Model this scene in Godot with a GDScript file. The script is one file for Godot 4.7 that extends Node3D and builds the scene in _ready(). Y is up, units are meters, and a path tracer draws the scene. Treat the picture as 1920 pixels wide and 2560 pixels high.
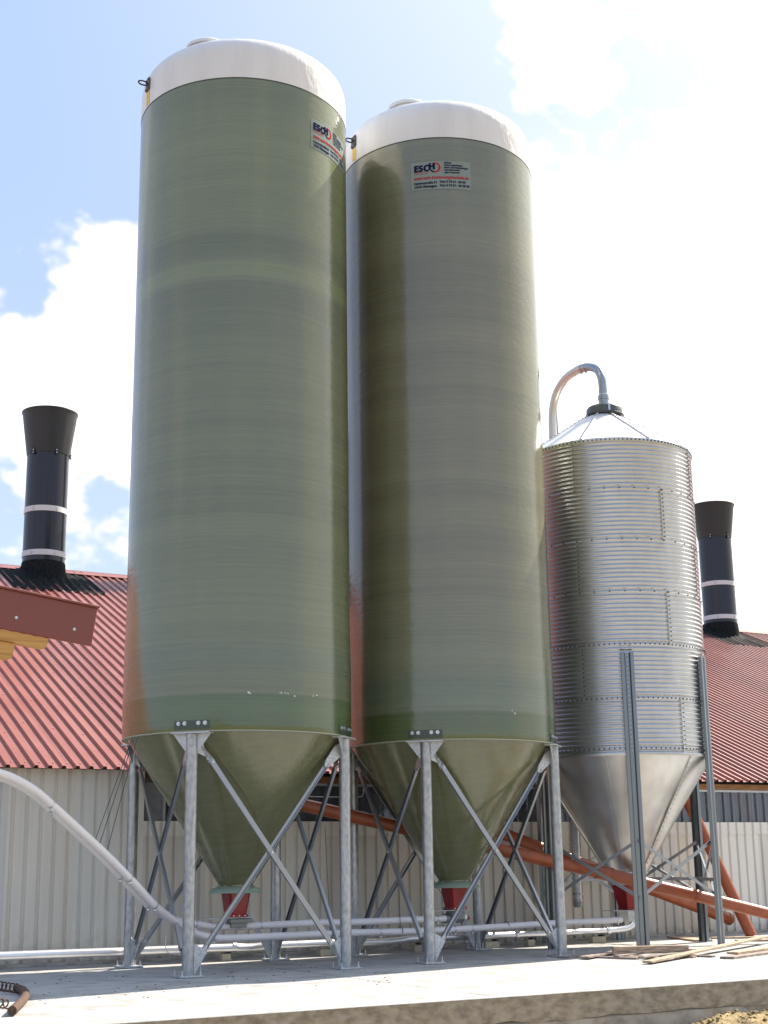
extends Node3D
# Feed silos beside a red-roofed barn. Helper frame: u along the barn wall, y up, v away from the wall's front; world x = u, z = -v.

const S1 := Vector2(7.495, 17.437)
const S2 := Vector2(10.876, 17.53)
const S3 := Vector2(14.25, 17.9)
const WALL_V := 19.55
const EAVE_V := 19.32
const EAVE_Y := 2.598
const RIDGE_V := 31.7
const RIDGE_Y := 7.958
const PITCH := 0.193

# ------------------------------------------------------------------ mesh builder
class MB:
	var vs := PackedVector3Array()
	var ns := PackedVector3Array()
	var us := PackedVector2Array()
	var ix := PackedInt32Array()

	func vert(p: Vector3, n: Vector3, uv := Vector2.ZERO) -> int:
		vs.push_back(p)
		ns.push_back(n)
		us.push_back(uv)
		return vs.size() - 1

	func face(a: int, b: int, c: int) -> void:
		var g := (vs[b] - vs[a]).cross(vs[c] - vs[a])
		if g.length_squared() < 1e-16:
			return
		if g.dot(ns[a] + ns[b] + ns[c]) > 0.0:   # front faces run clockwise
			ix.append_array([a, c, b])
		else:
			ix.append_array([a, b, c])

	func tri(a: Vector3, b: Vector3, c: Vector3, out: Vector3) -> void:
		var n := (b - a).cross(c - a).normalized()
		if n.dot(out) < 0.0:
			n = -n
		var k := vert(a, n)
		vert(b, n)
		vert(c, n)
		face(k, k + 1, k + 2)

	func quad(a: Vector3, b: Vector3, c: Vector3, d: Vector3, out: Vector3) -> void:
		var n := (c - a).cross(d - b).normalized()
		if n.dot(out) < 0.0:
			n = -n
		var k := vert(a, n, Vector2(0, 0))
		vert(b, n, Vector2(1, 0))
		vert(c, n, Vector2(1, 1))
		vert(d, n, Vector2(0, 1))
		face(k, k + 1, k + 2)
		face(k, k + 2, k + 3)

	func box(t: Transform3D, s: Vector3, bevel := 0.0) -> void:
		var h := s * 0.5
		var b := bevel
		for ax in 3:
			for sg in [-1.0, 1.0]:
				var n := Vector3.ZERO
				n[ax] = sg
				var e := (ax + 1) % 3
				var f := (ax + 2) % 3
				var q := []
				for w in [[-1, -1], [1, -1], [1, 1], [-1, 1]]:
					var p := Vector3.ZERO
					p[ax] = sg * h[ax]
					p[e] = w[0] * (h[e] - b)
					p[f] = w[1] * (h[f] - b)
					q.push_back(t * p)
				quad(q[0], q[1], q[2], q[3], t.basis * n)
		if b <= 0.0:
			return
		for ax in 3:
			var e := (ax + 1) % 3
			var f := (ax + 2) % 3
			for w in [[-1, -1], [1, -1], [1, 1], [-1, 1]]:
				var q := []
				for z in [[-1, 0], [1, 0], [1, 1], [-1, 1]]:
					var p := Vector3.ZERO
					p[ax] = z[0] * (h[ax] - b)
					p[e] = w[0] * (h[e] - (b if z[1] == 1 else 0.0))
					p[f] = w[1] * (h[f] - (0.0 if z[1] == 1 else b))
					q.push_back(t * p)
				var n := Vector3.ZERO
				n[e] = w[0]
				n[f] = w[1]
				quad(q[0], q[1], q[2], q[3], t.basis * n)
		for x in [-1, 1]:
			for y in [-1, 1]:
				for z in [-1, 1]:
					var n := Vector3(x, y, z)
					tri(t * Vector3(x * h.x, y * (h.y - b), z * (h.z - b)), t * Vector3(x * (h.x - b), y * h.y, z * (h.z - b)), t * Vector3(x * (h.x - b), y * (h.y - b), z * h.z), t.basis * n)

	func bar(a: Vector3, b: Vector3, w: float, d: float, up := Vector3.UP) -> void:
		# a straight bar of w (across) by d (along up)
		var x := (b - a).normalized()
		var y := (up - x * up.dot(x))
		y = y.normalized() if y.length() > 0.01 else Vector3.RIGHT
		box(Transform3D(Basis(x, y, x.cross(y)), (a + b) * 0.5), Vector3(a.distance_to(b), d, w))

	func grid(pts: Array, nrm: Array, uvs: Array, closed_u: bool) -> void:
		# rows of equal length
		var base := vs.size()
		var m: int = pts[0].size()
		for r in pts.size():
			for c in m:
				vert(pts[r][c], nrm[r][c], uvs[r][c] if uvs.size() else Vector2.ZERO)
		for r in pts.size() - 1:
			for c in (m if closed_u else m - 1):
				var c2 := (c + 1) % m
				var a := base + r * m + c
				var b := base + r * m + c2
				var d := base + (r + 1) * m + c
				var e := base + (r + 1) * m + c2
				face(a, b, e)
				face(a, e, d)

	func tube(path: Array, radii: Variant, segs := 16, caps := true, uvscale := 1.0) -> void:
		var n := path.size()
		var t0: Vector3 = (path[1] - path[0]).normalized()
		var ref := Vector3.UP if absf(t0.y) < 0.9 else Vector3.RIGHT
		var side := t0.cross(ref).normalized()
		var pts := []
		var nrm := []
		var uvs := []
		var run := 0.0
		var firstf := []
		for i in n:
			var t: Vector3
			if i == 0: t = t0
			elif i == n - 1: t = (path[n - 1] - path[n - 2]).normalized()
			else: t = ((path[i + 1] - path[i]).normalized() + (path[i] - path[i - 1]).normalized()).normalized()
			side = (side - t * side.dot(t)).normalized()
			var up := side.cross(t)
			var r: float = radii[i] if radii is Array else radii
			if i > 0: run += path[i].distance_to(path[i - 1])
			var row := []
			var nr := []
			var ur := []
			for k in segs + 1:
				var a := TAU * k / segs
				var dd := side * cos(a) + up * sin(a)
				row.push_back(path[i] + dd * r)
				nr.push_back(dd)
				ur.push_back(Vector2(float(k) / segs, run * uvscale))
			pts.push_back(row)
			nrm.push_back(nr)
			uvs.push_back(ur)
		grid(pts, nrm, uvs, false)
		if caps:
			for e in [0, n - 1]:
				var out: Vector3 = -t0 if e == 0 else (path[n - 1] - path[n - 2]).normalized()
				var c := vert(path[e], out)
				var k0 := vs.size()
				for k in segs + 1:
					vert(pts[e][k], out)
				for k in segs:
					face(c, k0 + k, k0 + k + 1)

	func lathe(prof: Array, segs := 64, a0 := 0.0, a1 := TAU, c := Vector3.ZERO, smooth := true) -> void:
		# prof: [radius, height] bottom to top makes outward faces; doubled points break the shading
		var n := prof.size()
		var i := 0
		while i < n - 1:
			var j := i
			while j + 1 < n and not (absf(prof[j + 1][0] - prof[j][0]) < 1e-7 and absf(prof[j + 1][1] - prof[j][1]) < 1e-7):
				j += 1
			if j > i:
				var pts := []
				var nrm := []
				var uvs := []
				for k in range(i, j + 1):
					var p0: Array = prof[maxi(k - 1, i)]
					var p1: Array = prof[mini(k + 1, j)]
					var t := Vector2(p1[0] - p0[0], p1[1] - p0[1]).normalized()
					var row := []
					var nr := []
					var ur := []
					for s in segs + 1:
						var a := a0 + (a1 - a0) * s / segs
						row.push_back(c + Vector3(prof[k][0] * cos(a), prof[k][1], -prof[k][0] * sin(a)))
						nr.push_back(Vector3(t.y * cos(a), -t.x, -t.y * sin(a)))
						ur.push_back(Vector2(float(s) / segs, prof[k][1]))
					pts.push_back(row)
					nrm.push_back(nr)
					uvs.push_back(ur)
				grid(pts, nrm, uvs, false)
			i = j + 1

	func blob(c: Vector3, r: Vector3, rng: RandomNumberGenerator, rough := 0.25) -> void:
		var pts := []
		var nrm := []
		for i in 5:
			var row := []
			var nr := []
			for k in 7:
				var a := TAU * (k % 6) / 6.0
				var e := PI * i / 4.0
				var d := Vector3(sin(e) * cos(a), cos(e), sin(e) * sin(a))
				var q := 1.0
				if i > 0 and i < 4 and k < 6: q = 1.0 + rng.randf_range(-rough, rough)
				row.push_back(c + d * r * q)
				nr.push_back(d)
			row[6] = row[0]
			pts.push_back(row)
			nrm.push_back(nr)
		grid(pts, nrm, [], false)

	func mesh() -> ArrayMesh:
		var arr := []
		arr.resize(Mesh.ARRAY_MAX)
		arr[Mesh.ARRAY_VERTEX] = vs
		arr[Mesh.ARRAY_NORMAL] = ns
		arr[Mesh.ARRAY_TEX_UV] = us
		arr[Mesh.ARRAY_INDEX] = ix
		var m := ArrayMesh.new()
		m.add_surface_from_arrays(Mesh.PRIMITIVE_TRIANGLES, arr)
		return m

# ------------------------------------------------------------------ scene helpers
var used := {}
var rng := RandomNumberGenerator.new()
var M := {}

func W(u: float, y: float, v: float) -> Vector3:
	return Vector3(u, y, -v)

func numbered(parent: Node, called: String) -> String:
	var key := "%d/%s" % [parent.get_instance_id(), called]
	var k: int = used.get(key, -1) + 1
	used[key] = k
	return called if k == 0 else "%s_%03d" % [called, k]

func put(o: Node3D, called: String, parent: Node) -> Node3D:
	o.name = numbered(parent, called)
	parent.add_child(o, true)
	return o

func part(called: String, what: Variant, mat: Material, parent: Node = self, label := "") -> MeshInstance3D:
	var o := MeshInstance3D.new()
	o.mesh = what.mesh() if what is MB else what
	o.material_override = mat
	if label: o.set_meta("label", label)
	put(o, called, parent)
	return o

func tag(o: Node, label: String, category: String, group := "") -> Node:
	o.set_meta("label", label)
	o.set_meta("category", category)
	if group: o.set_meta("group", group)
	return o

func thing(called: String, label: String, category: String, at := Vector3.ZERO, group := "") -> Node3D:
	var o := Node3D.new()
	o.position = at
	put(o, called, self)
	tag(o, label, category, group)
	return o

func structure(called: String, what: Variant, mat: Material, label := "") -> MeshInstance3D:
	var o := part(called, what, mat, self, label)
	o.set_meta("kind", "structure")
	return o

func stuff(o: Node) -> Node:
	o.set_meta("kind", "stuff")
	return o

func mat(c: Color, rough := 0.6, metal := 0.0) -> StandardMaterial3D:
	var m := StandardMaterial3D.new()
	m.albedo_color = c
	m.roughness = rough
	m.metallic = metal
	return m

func lin(r: float, g: float, b: float) -> Color:
	return Color(r, g, b).linear_to_srgb()

func noise(sd: int, freq: float, oct := 4, kind := FastNoiseLite.TYPE_SIMPLEX_SMOOTH) -> FastNoiseLite:
	var n := FastNoiseLite.new()
	n.seed = sd
	n.frequency = freq
	n.noise_type = kind
	n.fractal_octaves = oct
	return n

func noise_tex(sd: int, freq: float, colors: Array, offs: Array, size := 512, oct := 5) -> NoiseTexture2D:
	var t := NoiseTexture2D.new()
	t.width = size
	t.height = size
	t.seamless = true
	t.noise = noise(sd, freq, oct)
	var g := Gradient.new()
	g.offsets = PackedFloat32Array(offs)
	g.colors = PackedColorArray(colors)
	t.color_ramp = g
	return t

func bump_tex(sd: int, freq: float, strength: float, size := 512, oct := 4) -> NoiseTexture2D:
	var t := NoiseTexture2D.new()
	t.width = size
	t.height = size
	t.seamless = true
	t.as_normal_map = true
	t.bump_strength = strength
	t.noise = noise(sd, freq, oct)
	return t

func triplanar(m: StandardMaterial3D, scale: Vector3, world := true) -> StandardMaterial3D:
	m.uv1_triplanar = true
	m.uv1_world_triplanar = world
	m.uv1_scale = scale
	return m

# ------------------------------------------------------------------ sky
var sky_n1: FastNoiseLite
var sky_n2: FastNoiseLite
var sky_n3: FastNoiseLite
const SUN := Vector3(0.6795, 0.7193, -0.1444)

func spot(az: float, el: float, a0: float, e0: float, ra: float, re: float) -> float:
	var dx := (az - a0) / ra
	var dy := (el - e0) / re
	return exp(-dx * dx - dy * dy)

func sky_color(d: Vector3) -> Color:
	var az := rad_to_deg(atan2(d.x, -d.z))
	var el := rad_to_deg(asin(clampf(d.y, -1, 1)))
	var gam := rad_to_deg(acos(clampf(d.dot(SUN.normalized()), -1, 1)))
	var low := exp(-maxf(d.y, 0.0) * 3.0)
	var near := smoothstep(56.0, 20.0, gam)
	var blue := Vector3(0.195, 0.285, 0.49)
	var pale := Vector3(0.47, 0.545, 0.61)
	var base := blue.lerp(pale, clampf(low * 0.95, 0, 1))
	base = base.lerp(Vector3(0.515, 0.55, 0.57), near)
	if d.y < 0.0:
		base = base.lerp(Vector3(0.30, 0.29, 0.27), smoothstep(0.0, -0.12, d.y))
	# thin bright haze that thickens towards the sun's side
	var veil := smoothstep(29.0, 38.0, az) * (1.0 - smoothstep(120.0, 150.0, az)) * smoothstep(30.5, 23.5, el)
	veil = maxf(veil, smoothstep(32.0, 14.0, gam))
	base = base.lerp(Vector3(0.60, 0.615, 0.62), veil * 0.9)
	# cloud field
	var q := Vector3(d.x, d.y * 1.7, d.z)
	var f := sky_n1.get_noise_3dv(q * 100.0) * 0.5 + sky_n2.get_noise_3dv(q * 100.0) * 0.55 + sky_n3.get_noise_3dv(q * 100.0) * 0.4
	f += -0.02 - absf(el - 24.0) * 0.004 + 0.06 * near
	f += 0.8 * spot(az, el, 17.6, 23.0, 2.6, 2.6) + 1.3 * spot(az, el, 18.5, 18.0, 5.5, 3.6) + 0.7 * spot(az, el, 12.6, 19.6, 1.7, 2.0) + 0.45 * spot(az, el, 19.8, 26.2, 1.3, 1.2)
	f -= 0.65 * spot(az, el, 14.4, 22.2, 0.7, 1.0) + 1.5 * spot(az, el, 14.5, 31.5, 9.0, 4.2) + 1.1 * spot(az, el, 27.5, 33.5, 7.0, 5.0) + 0.75 * spot(az, el, 17.9, 14.4, 1.2, 1.1) + 0.6 * spot(az, el, 13.2, 14.2, 1.0, 1.2)
	f += 1.1 * spot(az, el, 37.4, 32.0, 2.4, 1.7) + 0.6 * spot(az, el, 44.0, 17.0, 12.0, 10.0)
	var cover := smoothstep(0.0, 0.42, f)
	var lum := 0.56 + 0.22 * smoothstep(0.1, 0.8, f) + 0.25 * near
	var cl := Vector3(1.0, 0.995, 0.985) * lum
	if d.y < 0.03:
		cover *= smoothstep(-0.02, 0.03, d.y)
	base = base.lerp(cl, cover)
	base *= 0.95
	base += Vector3(1.0, 0.96, 0.88) * 1.3 * exp(-pow(gam / 16.0, 2.0))   # bright air round the sun
	return Color(base.x, base.y, base.z)

func dir_of(x: float, y: float, w: int, h: int) -> Vector3:
	var az := (x + 0.5) / w * TAU   # column 0 looks along -z
	var el := PI * 0.5 - (y + 0.5) / h * PI
	return Vector3(sin(az) * cos(el), sin(el), -cos(az) * cos(el))

func make_sky() -> Sky:
	sky_n1 = noise(11, 0.028, 5)
	sky_n2 = noise(5, 0.14, 6)
	sky_n3 = noise(8, 0.45, 5)
	var lw := 768
	var lh := 384
	var data := PackedFloat32Array()
	data.resize(lw * lh * 3)
	var k := 0
	for y in lh:
		for x in lw:
			var c := sky_color(dir_of(x, y, lw, lh))
			data[k] = c.r
			data[k + 1] = c.g
			data[k + 2] = c.b
			k += 3
	var im := Image.create_from_data(lw, lh, false, Image.FORMAT_RGBF, data.to_byte_array())
	im.resize(4096, 2048, Image.INTERPOLATE_BILINEAR)
	for y in range(548, 1050):
		for x in range(100, 580):
			im.set_pixel(x, y, sky_color(dir_of(x, y, 4096, 2048)))
	var pm := PanoramaSkyMaterial.new()
	pm.panorama = ImageTexture.create_from_image(im)
	var s := Sky.new()
	s.sky_material = pm
	return s

# ------------------------------------------------------------------ materials
func grp_textures(sd: int, bands: Array, base: Vector3) -> Array:
	# filament-wound laminate: colour changes in thin rings and broad bands up the height
	var w := 256
	var h := 1024
	var fine := noise(sd, 0.02, 3)
	var rings := noise(sd + 1, 0.11, 4)
	var broad := noise(sd + 2, 0.012, 2)
	var im := Image.create(w, h, false, Image.FORMAT_RGB8)
	for y in h:
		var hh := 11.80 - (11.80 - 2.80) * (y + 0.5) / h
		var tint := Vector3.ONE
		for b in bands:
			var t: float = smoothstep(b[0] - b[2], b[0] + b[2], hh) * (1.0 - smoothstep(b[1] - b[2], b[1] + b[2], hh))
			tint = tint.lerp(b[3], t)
		for x in w:
			var a := TAU * x / w
			var ca := cos(a) * 22.0
			var sa := sin(a) * 22.0
			var yy := y + 3.0 * fine.get_noise_2d(ca * 1.5, sa * 1.5 + y * 0.02)
			var q := 1.0 + 0.20 * rings.get_noise_2d(yy * 4.0, ca * 0.05) + 0.16 * broad.get_noise_2d(yy * 1.2, sa * 0.25) + 0.05 * fine.get_noise_3d(ca * 5.0, yy * 9.0, sa * 5.0)
			var c := base * tint * q
			im.set_pixel(x, y, lin(c.x, c.y, c.z))
	var nn := noise(sd + 7, 0.09, 4)
	var nim := nn.get_seamless_image(512, 1024)
	nim.resize(1024, 1024, Image.INTERPOLATE_CUBIC)
	nim.bump_map_to_normal_map(2.0)
	return [ImageTexture.create_from_image(im), ImageTexture.create_from_image(nim)]

func make_materials() -> void:
	M.zinc = mat(Color.WHITE, 0.42, 0.85)
	M.zinc.albedo_texture = noise_tex(21, 0.03, [lin(.30, .32, .335), lin(.40, .415, .43), lin(.50, .51, .515)], [0.2, 0.5, 0.85])
	M.zinc.normal_enabled = true
	M.zinc.normal_texture = bump_tex(22, 0.03, 2.0)
	M.zinc.normal_scale = 0.35
	triplanar(M.zinc, Vector3(1.3, 0.5, 1.3))
	M.zinc_bar = mat(lin(.33, .355, .385), 0.32, 0.85)
	M.leg_steel = mat(lin(.22, .245, .26), 0.3, 0.85)
	M.zinc_plate = mat(Color.WHITE, 0.5, 0.6)
	M.zinc_plate.albedo_texture = noise_tex(24, 0.02, [lin(.42, .45, .47), lin(.58, .60, .61)], [0.3, 0.75])
	triplanar(M.zinc_plate, Vector3(2, 2, 2))
	M.corr = mat(Color.WHITE, 0.29, 0.95)
	M.corr.albedo_texture = noise_tex(25, 0.012, [lin(.48, .495, .51), lin(.55, .57, .595)], [0.25, 0.8])
	triplanar(M.corr, Vector3(0.5, 0.5, 0.5))
	M.cone_steel = mat(Color.WHITE, 0.36, 1.0)
	M.cone_steel.albedo_texture = noise_tex(26, 0.01, [lin(.54, .54, .53), lin(.67, .675, .67)], [0.25, 0.8])
	triplanar(M.cone_steel, Vector3(0.5, 0.5, 0.5))
	M.roof_steel = mat(lin(.78, .79, .80), 0.5, 0.55)
	M.bolt_dark = mat(lin(.03, .03, .035), 0.6, 0.3)
	M.bolt_zinc = mat(lin(.6, .62, .64), 0.35, 0.9)
	M.white_gel = mat(Color.WHITE, 0.32)
	M.white_gel.albedo_texture = noise_tex(31, 0.008, [lin(.64, .635, .63), lin(.69, .685, .68), lin(.71, .71, .71)], [0.2, 0.5, 0.9])
	triplanar(M.white_gel, Vector3(0.6, 0.15, 0.6))
	M.white_gel.normal_enabled = true
	M.white_gel.normal_texture = bump_tex(32, 0.03, 4.0)
	M.white_gel.normal_scale = 0.25
	M.grp_plain = mat(lin(.085, .11, .05), 0.22)
	M.grp_plain.normal_enabled = true
	M.grp_plain.normal_texture = bump_tex(33, 0.03, 5.0)
	M.grp_plain.normal_scale = 0.35
	triplanar(M.grp_plain, Vector3(1.2, 2.2, 1.2))
	M.grp_cone = mat(Color.WHITE, 0.14)
	M.grp_cone.albedo_texture = noise_tex(34, 0.012, [lin(.100, .110, .050), lin(.118, .126, .060), lin(.130, .136, .068)], [0.2, 0.5, 0.85])
	M.grp_cone.metallic_specular = 0.8
	M.grp_cone.normal_enabled = true
	M.grp_cone.normal_texture = bump_tex(35, 0.05, 4.0)
	M.grp_cone.normal_scale = 0.22
	triplanar(M.grp_cone, Vector3(0.6, 2.4, 0.6))
	M.collar = mat(lin(.25, .32, .24), 0.35)
	M.collar.backlight_enabled = true
	M.collar.backlight = Color(0.2, 0.25, 0.2)
	M.red_boot = mat(lin(.25, .006, .012), 0.2)
	M.rust = mat(Color.WHITE, 0.85, 0.1)
	M.rust.albedo_texture = noise_tex(41, 0.03, [lin(.035, .02, .015), lin(.09, .05, .032), lin(.17, .10, .06)], [0.2, 0.5, 0.9])
	triplanar(M.rust, Vector3(2, 2, 2))
	M.pvc_white = mat(lin(.72, .70, .705), 0.35)
	M.pvc_orange = mat(Color.WHITE, 0.36)
	M.pvc_orange.albedo_texture = noise_tex(42, 0.01, [lin(.27, .066, .022), lin(.34, .086, .032)], [0.3, 0.75])
	triplanar(M.pvc_orange, Vector3(0.7, 0.7, 0.7))
	M.alu = mat(lin(.80, .80, .82), 0.36, 0.9)
	M.dark_plastic = mat(lin(.012, .012, .020), 0.2)
	M.dark_flare = mat(lin(.019, .019, .020), 0.42)
	M.band_white = mat(lin(.62, .63, .64), 0.5)
	M.bitumen = mat(Color.WHITE, 0.72)
	M.bitumen.albedo_texture = noise_tex(43, 0.02, [lin(.010, .012, .014), lin(.024, .027, .028)], [0.3, 0.8])
	triplanar(M.bitumen, Vector3(1, 1, 1))
	M.bitumen.metallic_specular = 0.15
	M.black = mat(lin(.008, .008, .009), 0.8)
	M.roof_red = mat(Color.WHITE, 0.33)
	M.roof_red.albedo_texture = noise_tex(44, 0.006, [lin(.27, .085, .064), lin(.295, .105, .083), lin(.31, .122, .102)], [0.2, 0.5, 0.85])
	triplanar(M.roof_red, Vector3(0.25, 0.25, 0.25))
	M.trim_red = mat(lin(.20, .058, .048), 0.5)
	M.wall_sheet = mat(Color.WHITE, 0.5)
	var wim := Image.create(128, 256, false, Image.FORMAT_RGB8)
	var wn := noise(45, 0.02, 4)
	var wd := noise(46, 0.06, 4)
	for y in 256:
		for x in 128:
			var ax := cos(TAU * x / 128.0) * 20.0
			var az := sin(TAU * x / 128.0) * 20.0
			var q := 1.0 + 0.07 * wn.get_noise_3d(ax, y * 0.25, az) + 0.05 * wd.get_noise_3d(ax * 3.0, y * 0.05, az * 3.0)
			var up := (255.0 - y) / 256.0 * 2.2
			var dirt := clampf(0.55 * exp(-up / 0.16) * (1.0 + 1.2 * wd.get_noise_3d(ax, y * 1.0, az)), 0.0, 0.7)
			var c := (Vector3(.70, .68, .605) * q).lerp(Vector3(.30, .26, .20), dirt)
			wim.set_pixel(x, y, lin(c.x, c.y, c.z))
	M.wall_sheet.albedo_texture = ImageTexture.create_from_image(wim)
	M.flash_sheet = mat(lin(.69, .67, .60), 0.5)
	M.clear_sheet = mat(Color(0.50, 0.55, 0.62, 0.15), 0.12)
	M.clear_sheet.transparency = BaseMaterial3D.TRANSPARENCY_ALPHA
	M.brown_wood = mat(Color.WHITE, 0.65)
	M.brown_wood.albedo_texture = noise_tex(46, 0.02, [lin(.20, .095, .03), lin(.30, .15, .05)], [0.3, 0.7])
	triplanar(M.brown_wood, Vector3(0.3, 3, 3))
	M.yellow_wood = mat(Color.WHITE, 0.55)
	M.yellow_wood.albedo_texture = noise_tex(47, 0.012, [lin(.40, .21, .055), lin(.52, .29, .08), lin(.56, .33, .11)], [0.25, 0.5, 0.8])
	triplanar(M.yellow_wood, Vector3(0.25, 4.0, 4.0))
	M.board = mat(Color.WHITE, 0.8)
	M.board.albedo_texture = noise_tex(48, 0.02, [lin(.22, .15, .10), lin(.40, .30, .21), lin(.50, .39, .29)], [0.15, 0.5, 0.85])
	triplanar(M.board, Vector3(0.5, 3.0, 3.0), false)
	M.board_grey = mat(Color.WHITE, 0.85)
	M.board_grey.albedo_texture = noise_tex(49, 0.02, [lin(.13, .10, .085), lin(.26, .21, .18), lin(.34, .29, .25)], [0.15, 0.5, 0.85])
	triplanar(M.board_grey, Vector3(0.5, 3.0, 3.0), false)
	M.concrete = mat(Color.WHITE, 0.85)
	M.concrete.albedo_texture = noise_tex(51, 0.008, [lin(.28, .27, .255), lin(.365, .36, .345), lin(.41, .405, .39)], [0.12, 0.45, 0.85], 1024, 6)
	M.concrete.normal_enabled = true
	M.concrete.normal_texture = bump_tex(52, 0.05, 3.0)
	M.concrete.normal_scale = 0.3
	triplanar(M.concrete, Vector3(0.22, 0.22, 0.22))
	M.slab_face = mat(Color.WHITE, 0.9)
	M.slab_face.albedo_texture = noise_tex(53, 0.014, [lin(.21, .18, .135), lin(.33, .29, .225), lin(.42, .38, .31)], [0.05, 0.5, 0.95], 1024, 6)
	M.slab_face.normal_enabled = true
	M.slab_face.normal_texture = bump_tex(54, 0.04, 5.0)
	M.slab_face.normal_scale = 0.6
	triplanar(M.slab_face, Vector3(0.35, 0.6, 0.35))
	M.footing = mat(Color.WHITE, 0.9)
	M.footing.albedo_texture = noise_tex(55, 0.012, [lin(.26, .24, .20), lin(.38, .355, .31), lin(.44, .42, .38)], [0.2, 0.5, 0.85], 512, 6)
	triplanar(M.footing, Vector3(0.5, 0.7, 0.5))
	M.soil = mat(Color.WHITE, 0.95)
	M.soil.albedo_texture = noise_tex(56, 0.03, [lin(.13, .09, .035), lin(.25, .18, .08), lin(.36, .28, .14)], [0.15, 0.5, 0.85], 512, 6)
	triplanar(M.soil, Vector3(0.6, 0.6, 0.6))
	M.yellow = mat(lin(.65, .47, .05), 0.5)
	M.film = mat(lin(.22, .27, .255), 0.3)
	M.navy = mat(lin(.012, .016, .06), 0.5)
	M.print_red = mat(lin(.38, .03, .05), 0.5)
	for k in [M.navy, M.print_red]: k.metallic_specular = 0.0
	M.film.metallic_specular = 0.15
	M.seam_dark = mat(lin(.04, .05, .035), 0.6)
	M.hose_clear = mat(lin(.55, .54, .52), 0.22, 0.35)
	M.hose_brown = mat(lin(.40, .15, .09), 0.3, 0.2)
	M.cable = mat(lin(.10, .10, .10), 0.5, 0.5)
	M.grey_cast = mat(lin(.22, .235, .23), 0.45, 0.4)

# ------------------------------------------------------------------ silos
func place_angle(r: float, deg: float, y: float) -> Vector3:
	var a := deg_to_rad(deg)
	return Vector3(r * cos(a), y, -r * sin(a))

func facing(deg: float) -> Basis:
	# x along the tangent (rightwards seen from outside), y up, z outwards
	var a := deg_to_rad(deg)
	var out := Vector3(cos(a), 0, -sin(a))
	return Basis(Vector3.UP.cross(out), Vector3.UP, out)

func hexbolt(b: MB, at: Vector3, out: Vector3, r: float, h: float, n := 6) -> void:
	b.tube([at, at + out * h], r, n, true)

func text_mesh(text: String, fontname: String, bold: bool) -> Array:
	var f := SystemFont.new()
	f.font_names = PackedStringArray([fontname])
	f.font_weight = 700 if bold else 400
	var t := TextMesh.new()
	t.text = text
	t.font = f
	t.font_size = 32
	t.pixel_size = 0.01
	t.depth = 0.0
	t.curve_step = 2.0
	return t.get_mesh_arrays()

func bent_text(text: String, x0: float, x1: float, base: float, height: float, r: float, deg: float, yc: float, bold := true, fat := 0.0015) -> ArrayMesh:
	# lettering fitted between x0 and x1, standing on base, laid on the cylinder
	var arr := text_mesh(text, "Droid Sans", bold)
	var v: PackedVector3Array = arr[Mesh.ARRAY_VERTEX]
	var lo := Vector3(1e9, 1e9, 0)
	var hi := Vector3(-1e9, -1e9, 0)
	for p in v:
		lo = lo.min(p)
		hi = hi.max(p)
	var ref := text_mesh("H", "Droid Sans", bold)
	var cap := -1e9
	var bot := 1e9
	for p in ref[Mesh.ARRAY_VERTEX]:
		cap = maxf(cap, p.y)
		bot = minf(bot, p.y)
	var sy := height / (cap - bot)
	var sx := (x1 - x0) / (hi.x - lo.x)
	var n := PackedVector3Array()
	for i in v.size():
		var p := v[i]
		var x := x0 + (p.x - lo.x) * sx
		var y := base + (p.y - bot) * sy
		var a := deg_to_rad(deg) + x / r
		v[i] = Vector3(r * cos(a), yc + y, -r * sin(a))
		n.push_back(Vector3(cos(a), 0, -sin(a)))
	var idx: PackedInt32Array = arr[Mesh.ARRAY_INDEX]
	if fat > 0.0:   # heavier strokes: the outline set again a little to each side
		var v0 := v.duplicate()
		var n0 := n.duplicate()
		var i0 := idx.duplicate()
		var uv: PackedVector2Array = arr[Mesh.ARRAY_TEX_UV]
		var uv0 := uv.duplicate()
		var lay := 0
		for o in [Vector2(-1, 0), Vector2(1, 0), Vector2(0, -0.8), Vector2(0, 0.8), Vector2(0.7, 0.7), Vector2(-0.7, -0.7)]:
			lay += 1
			var k0 := v.size()
			for i in v0.size():
				v.push_back(v0[i] + n0[i] * 0.00006 * lay + Vector3(n0[i].z, 0, -n0[i].x) * o.x * fat + Vector3.UP * o.y * fat)
				n.push_back(n0[i])
				uv.push_back(uv0[i])
			for i in i0: idx.push_back(i + k0)
		arr[Mesh.ARRAY_TEX_UV] = uv
	arr[Mesh.ARRAY_INDEX] = idx
	arr[Mesh.ARRAY_VERTEX] = v
	arr[Mesh.ARRAY_NORMAL] = n
	arr[Mesh.ARRAY_TANGENT] = null
	var m := ArrayMesh.new()
	m.add_surface_from_arrays(Mesh.PRIMITIVE_TRIANGLES, arr)
	return m

func bent_strip(pairs: Array, r: float, deg: float, yc: float) -> MB:
	# a band between pairs of local points, laid on the cylinder
	var b := MB.new()
	var pts := [[], []]
	var nr := [[], []]
	for pq in pairs:
		for s in 2:
			var a: float = deg_to_rad(deg) + pq[s].x / r
			pts[s].push_back(Vector3(r * cos(a), yc + pq[s].y, -r * sin(a)))
			nr[s].push_back(Vector3(cos(a), 0, -sin(a)))
	b.grid(pts, nr, [], false)
	return b

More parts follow.
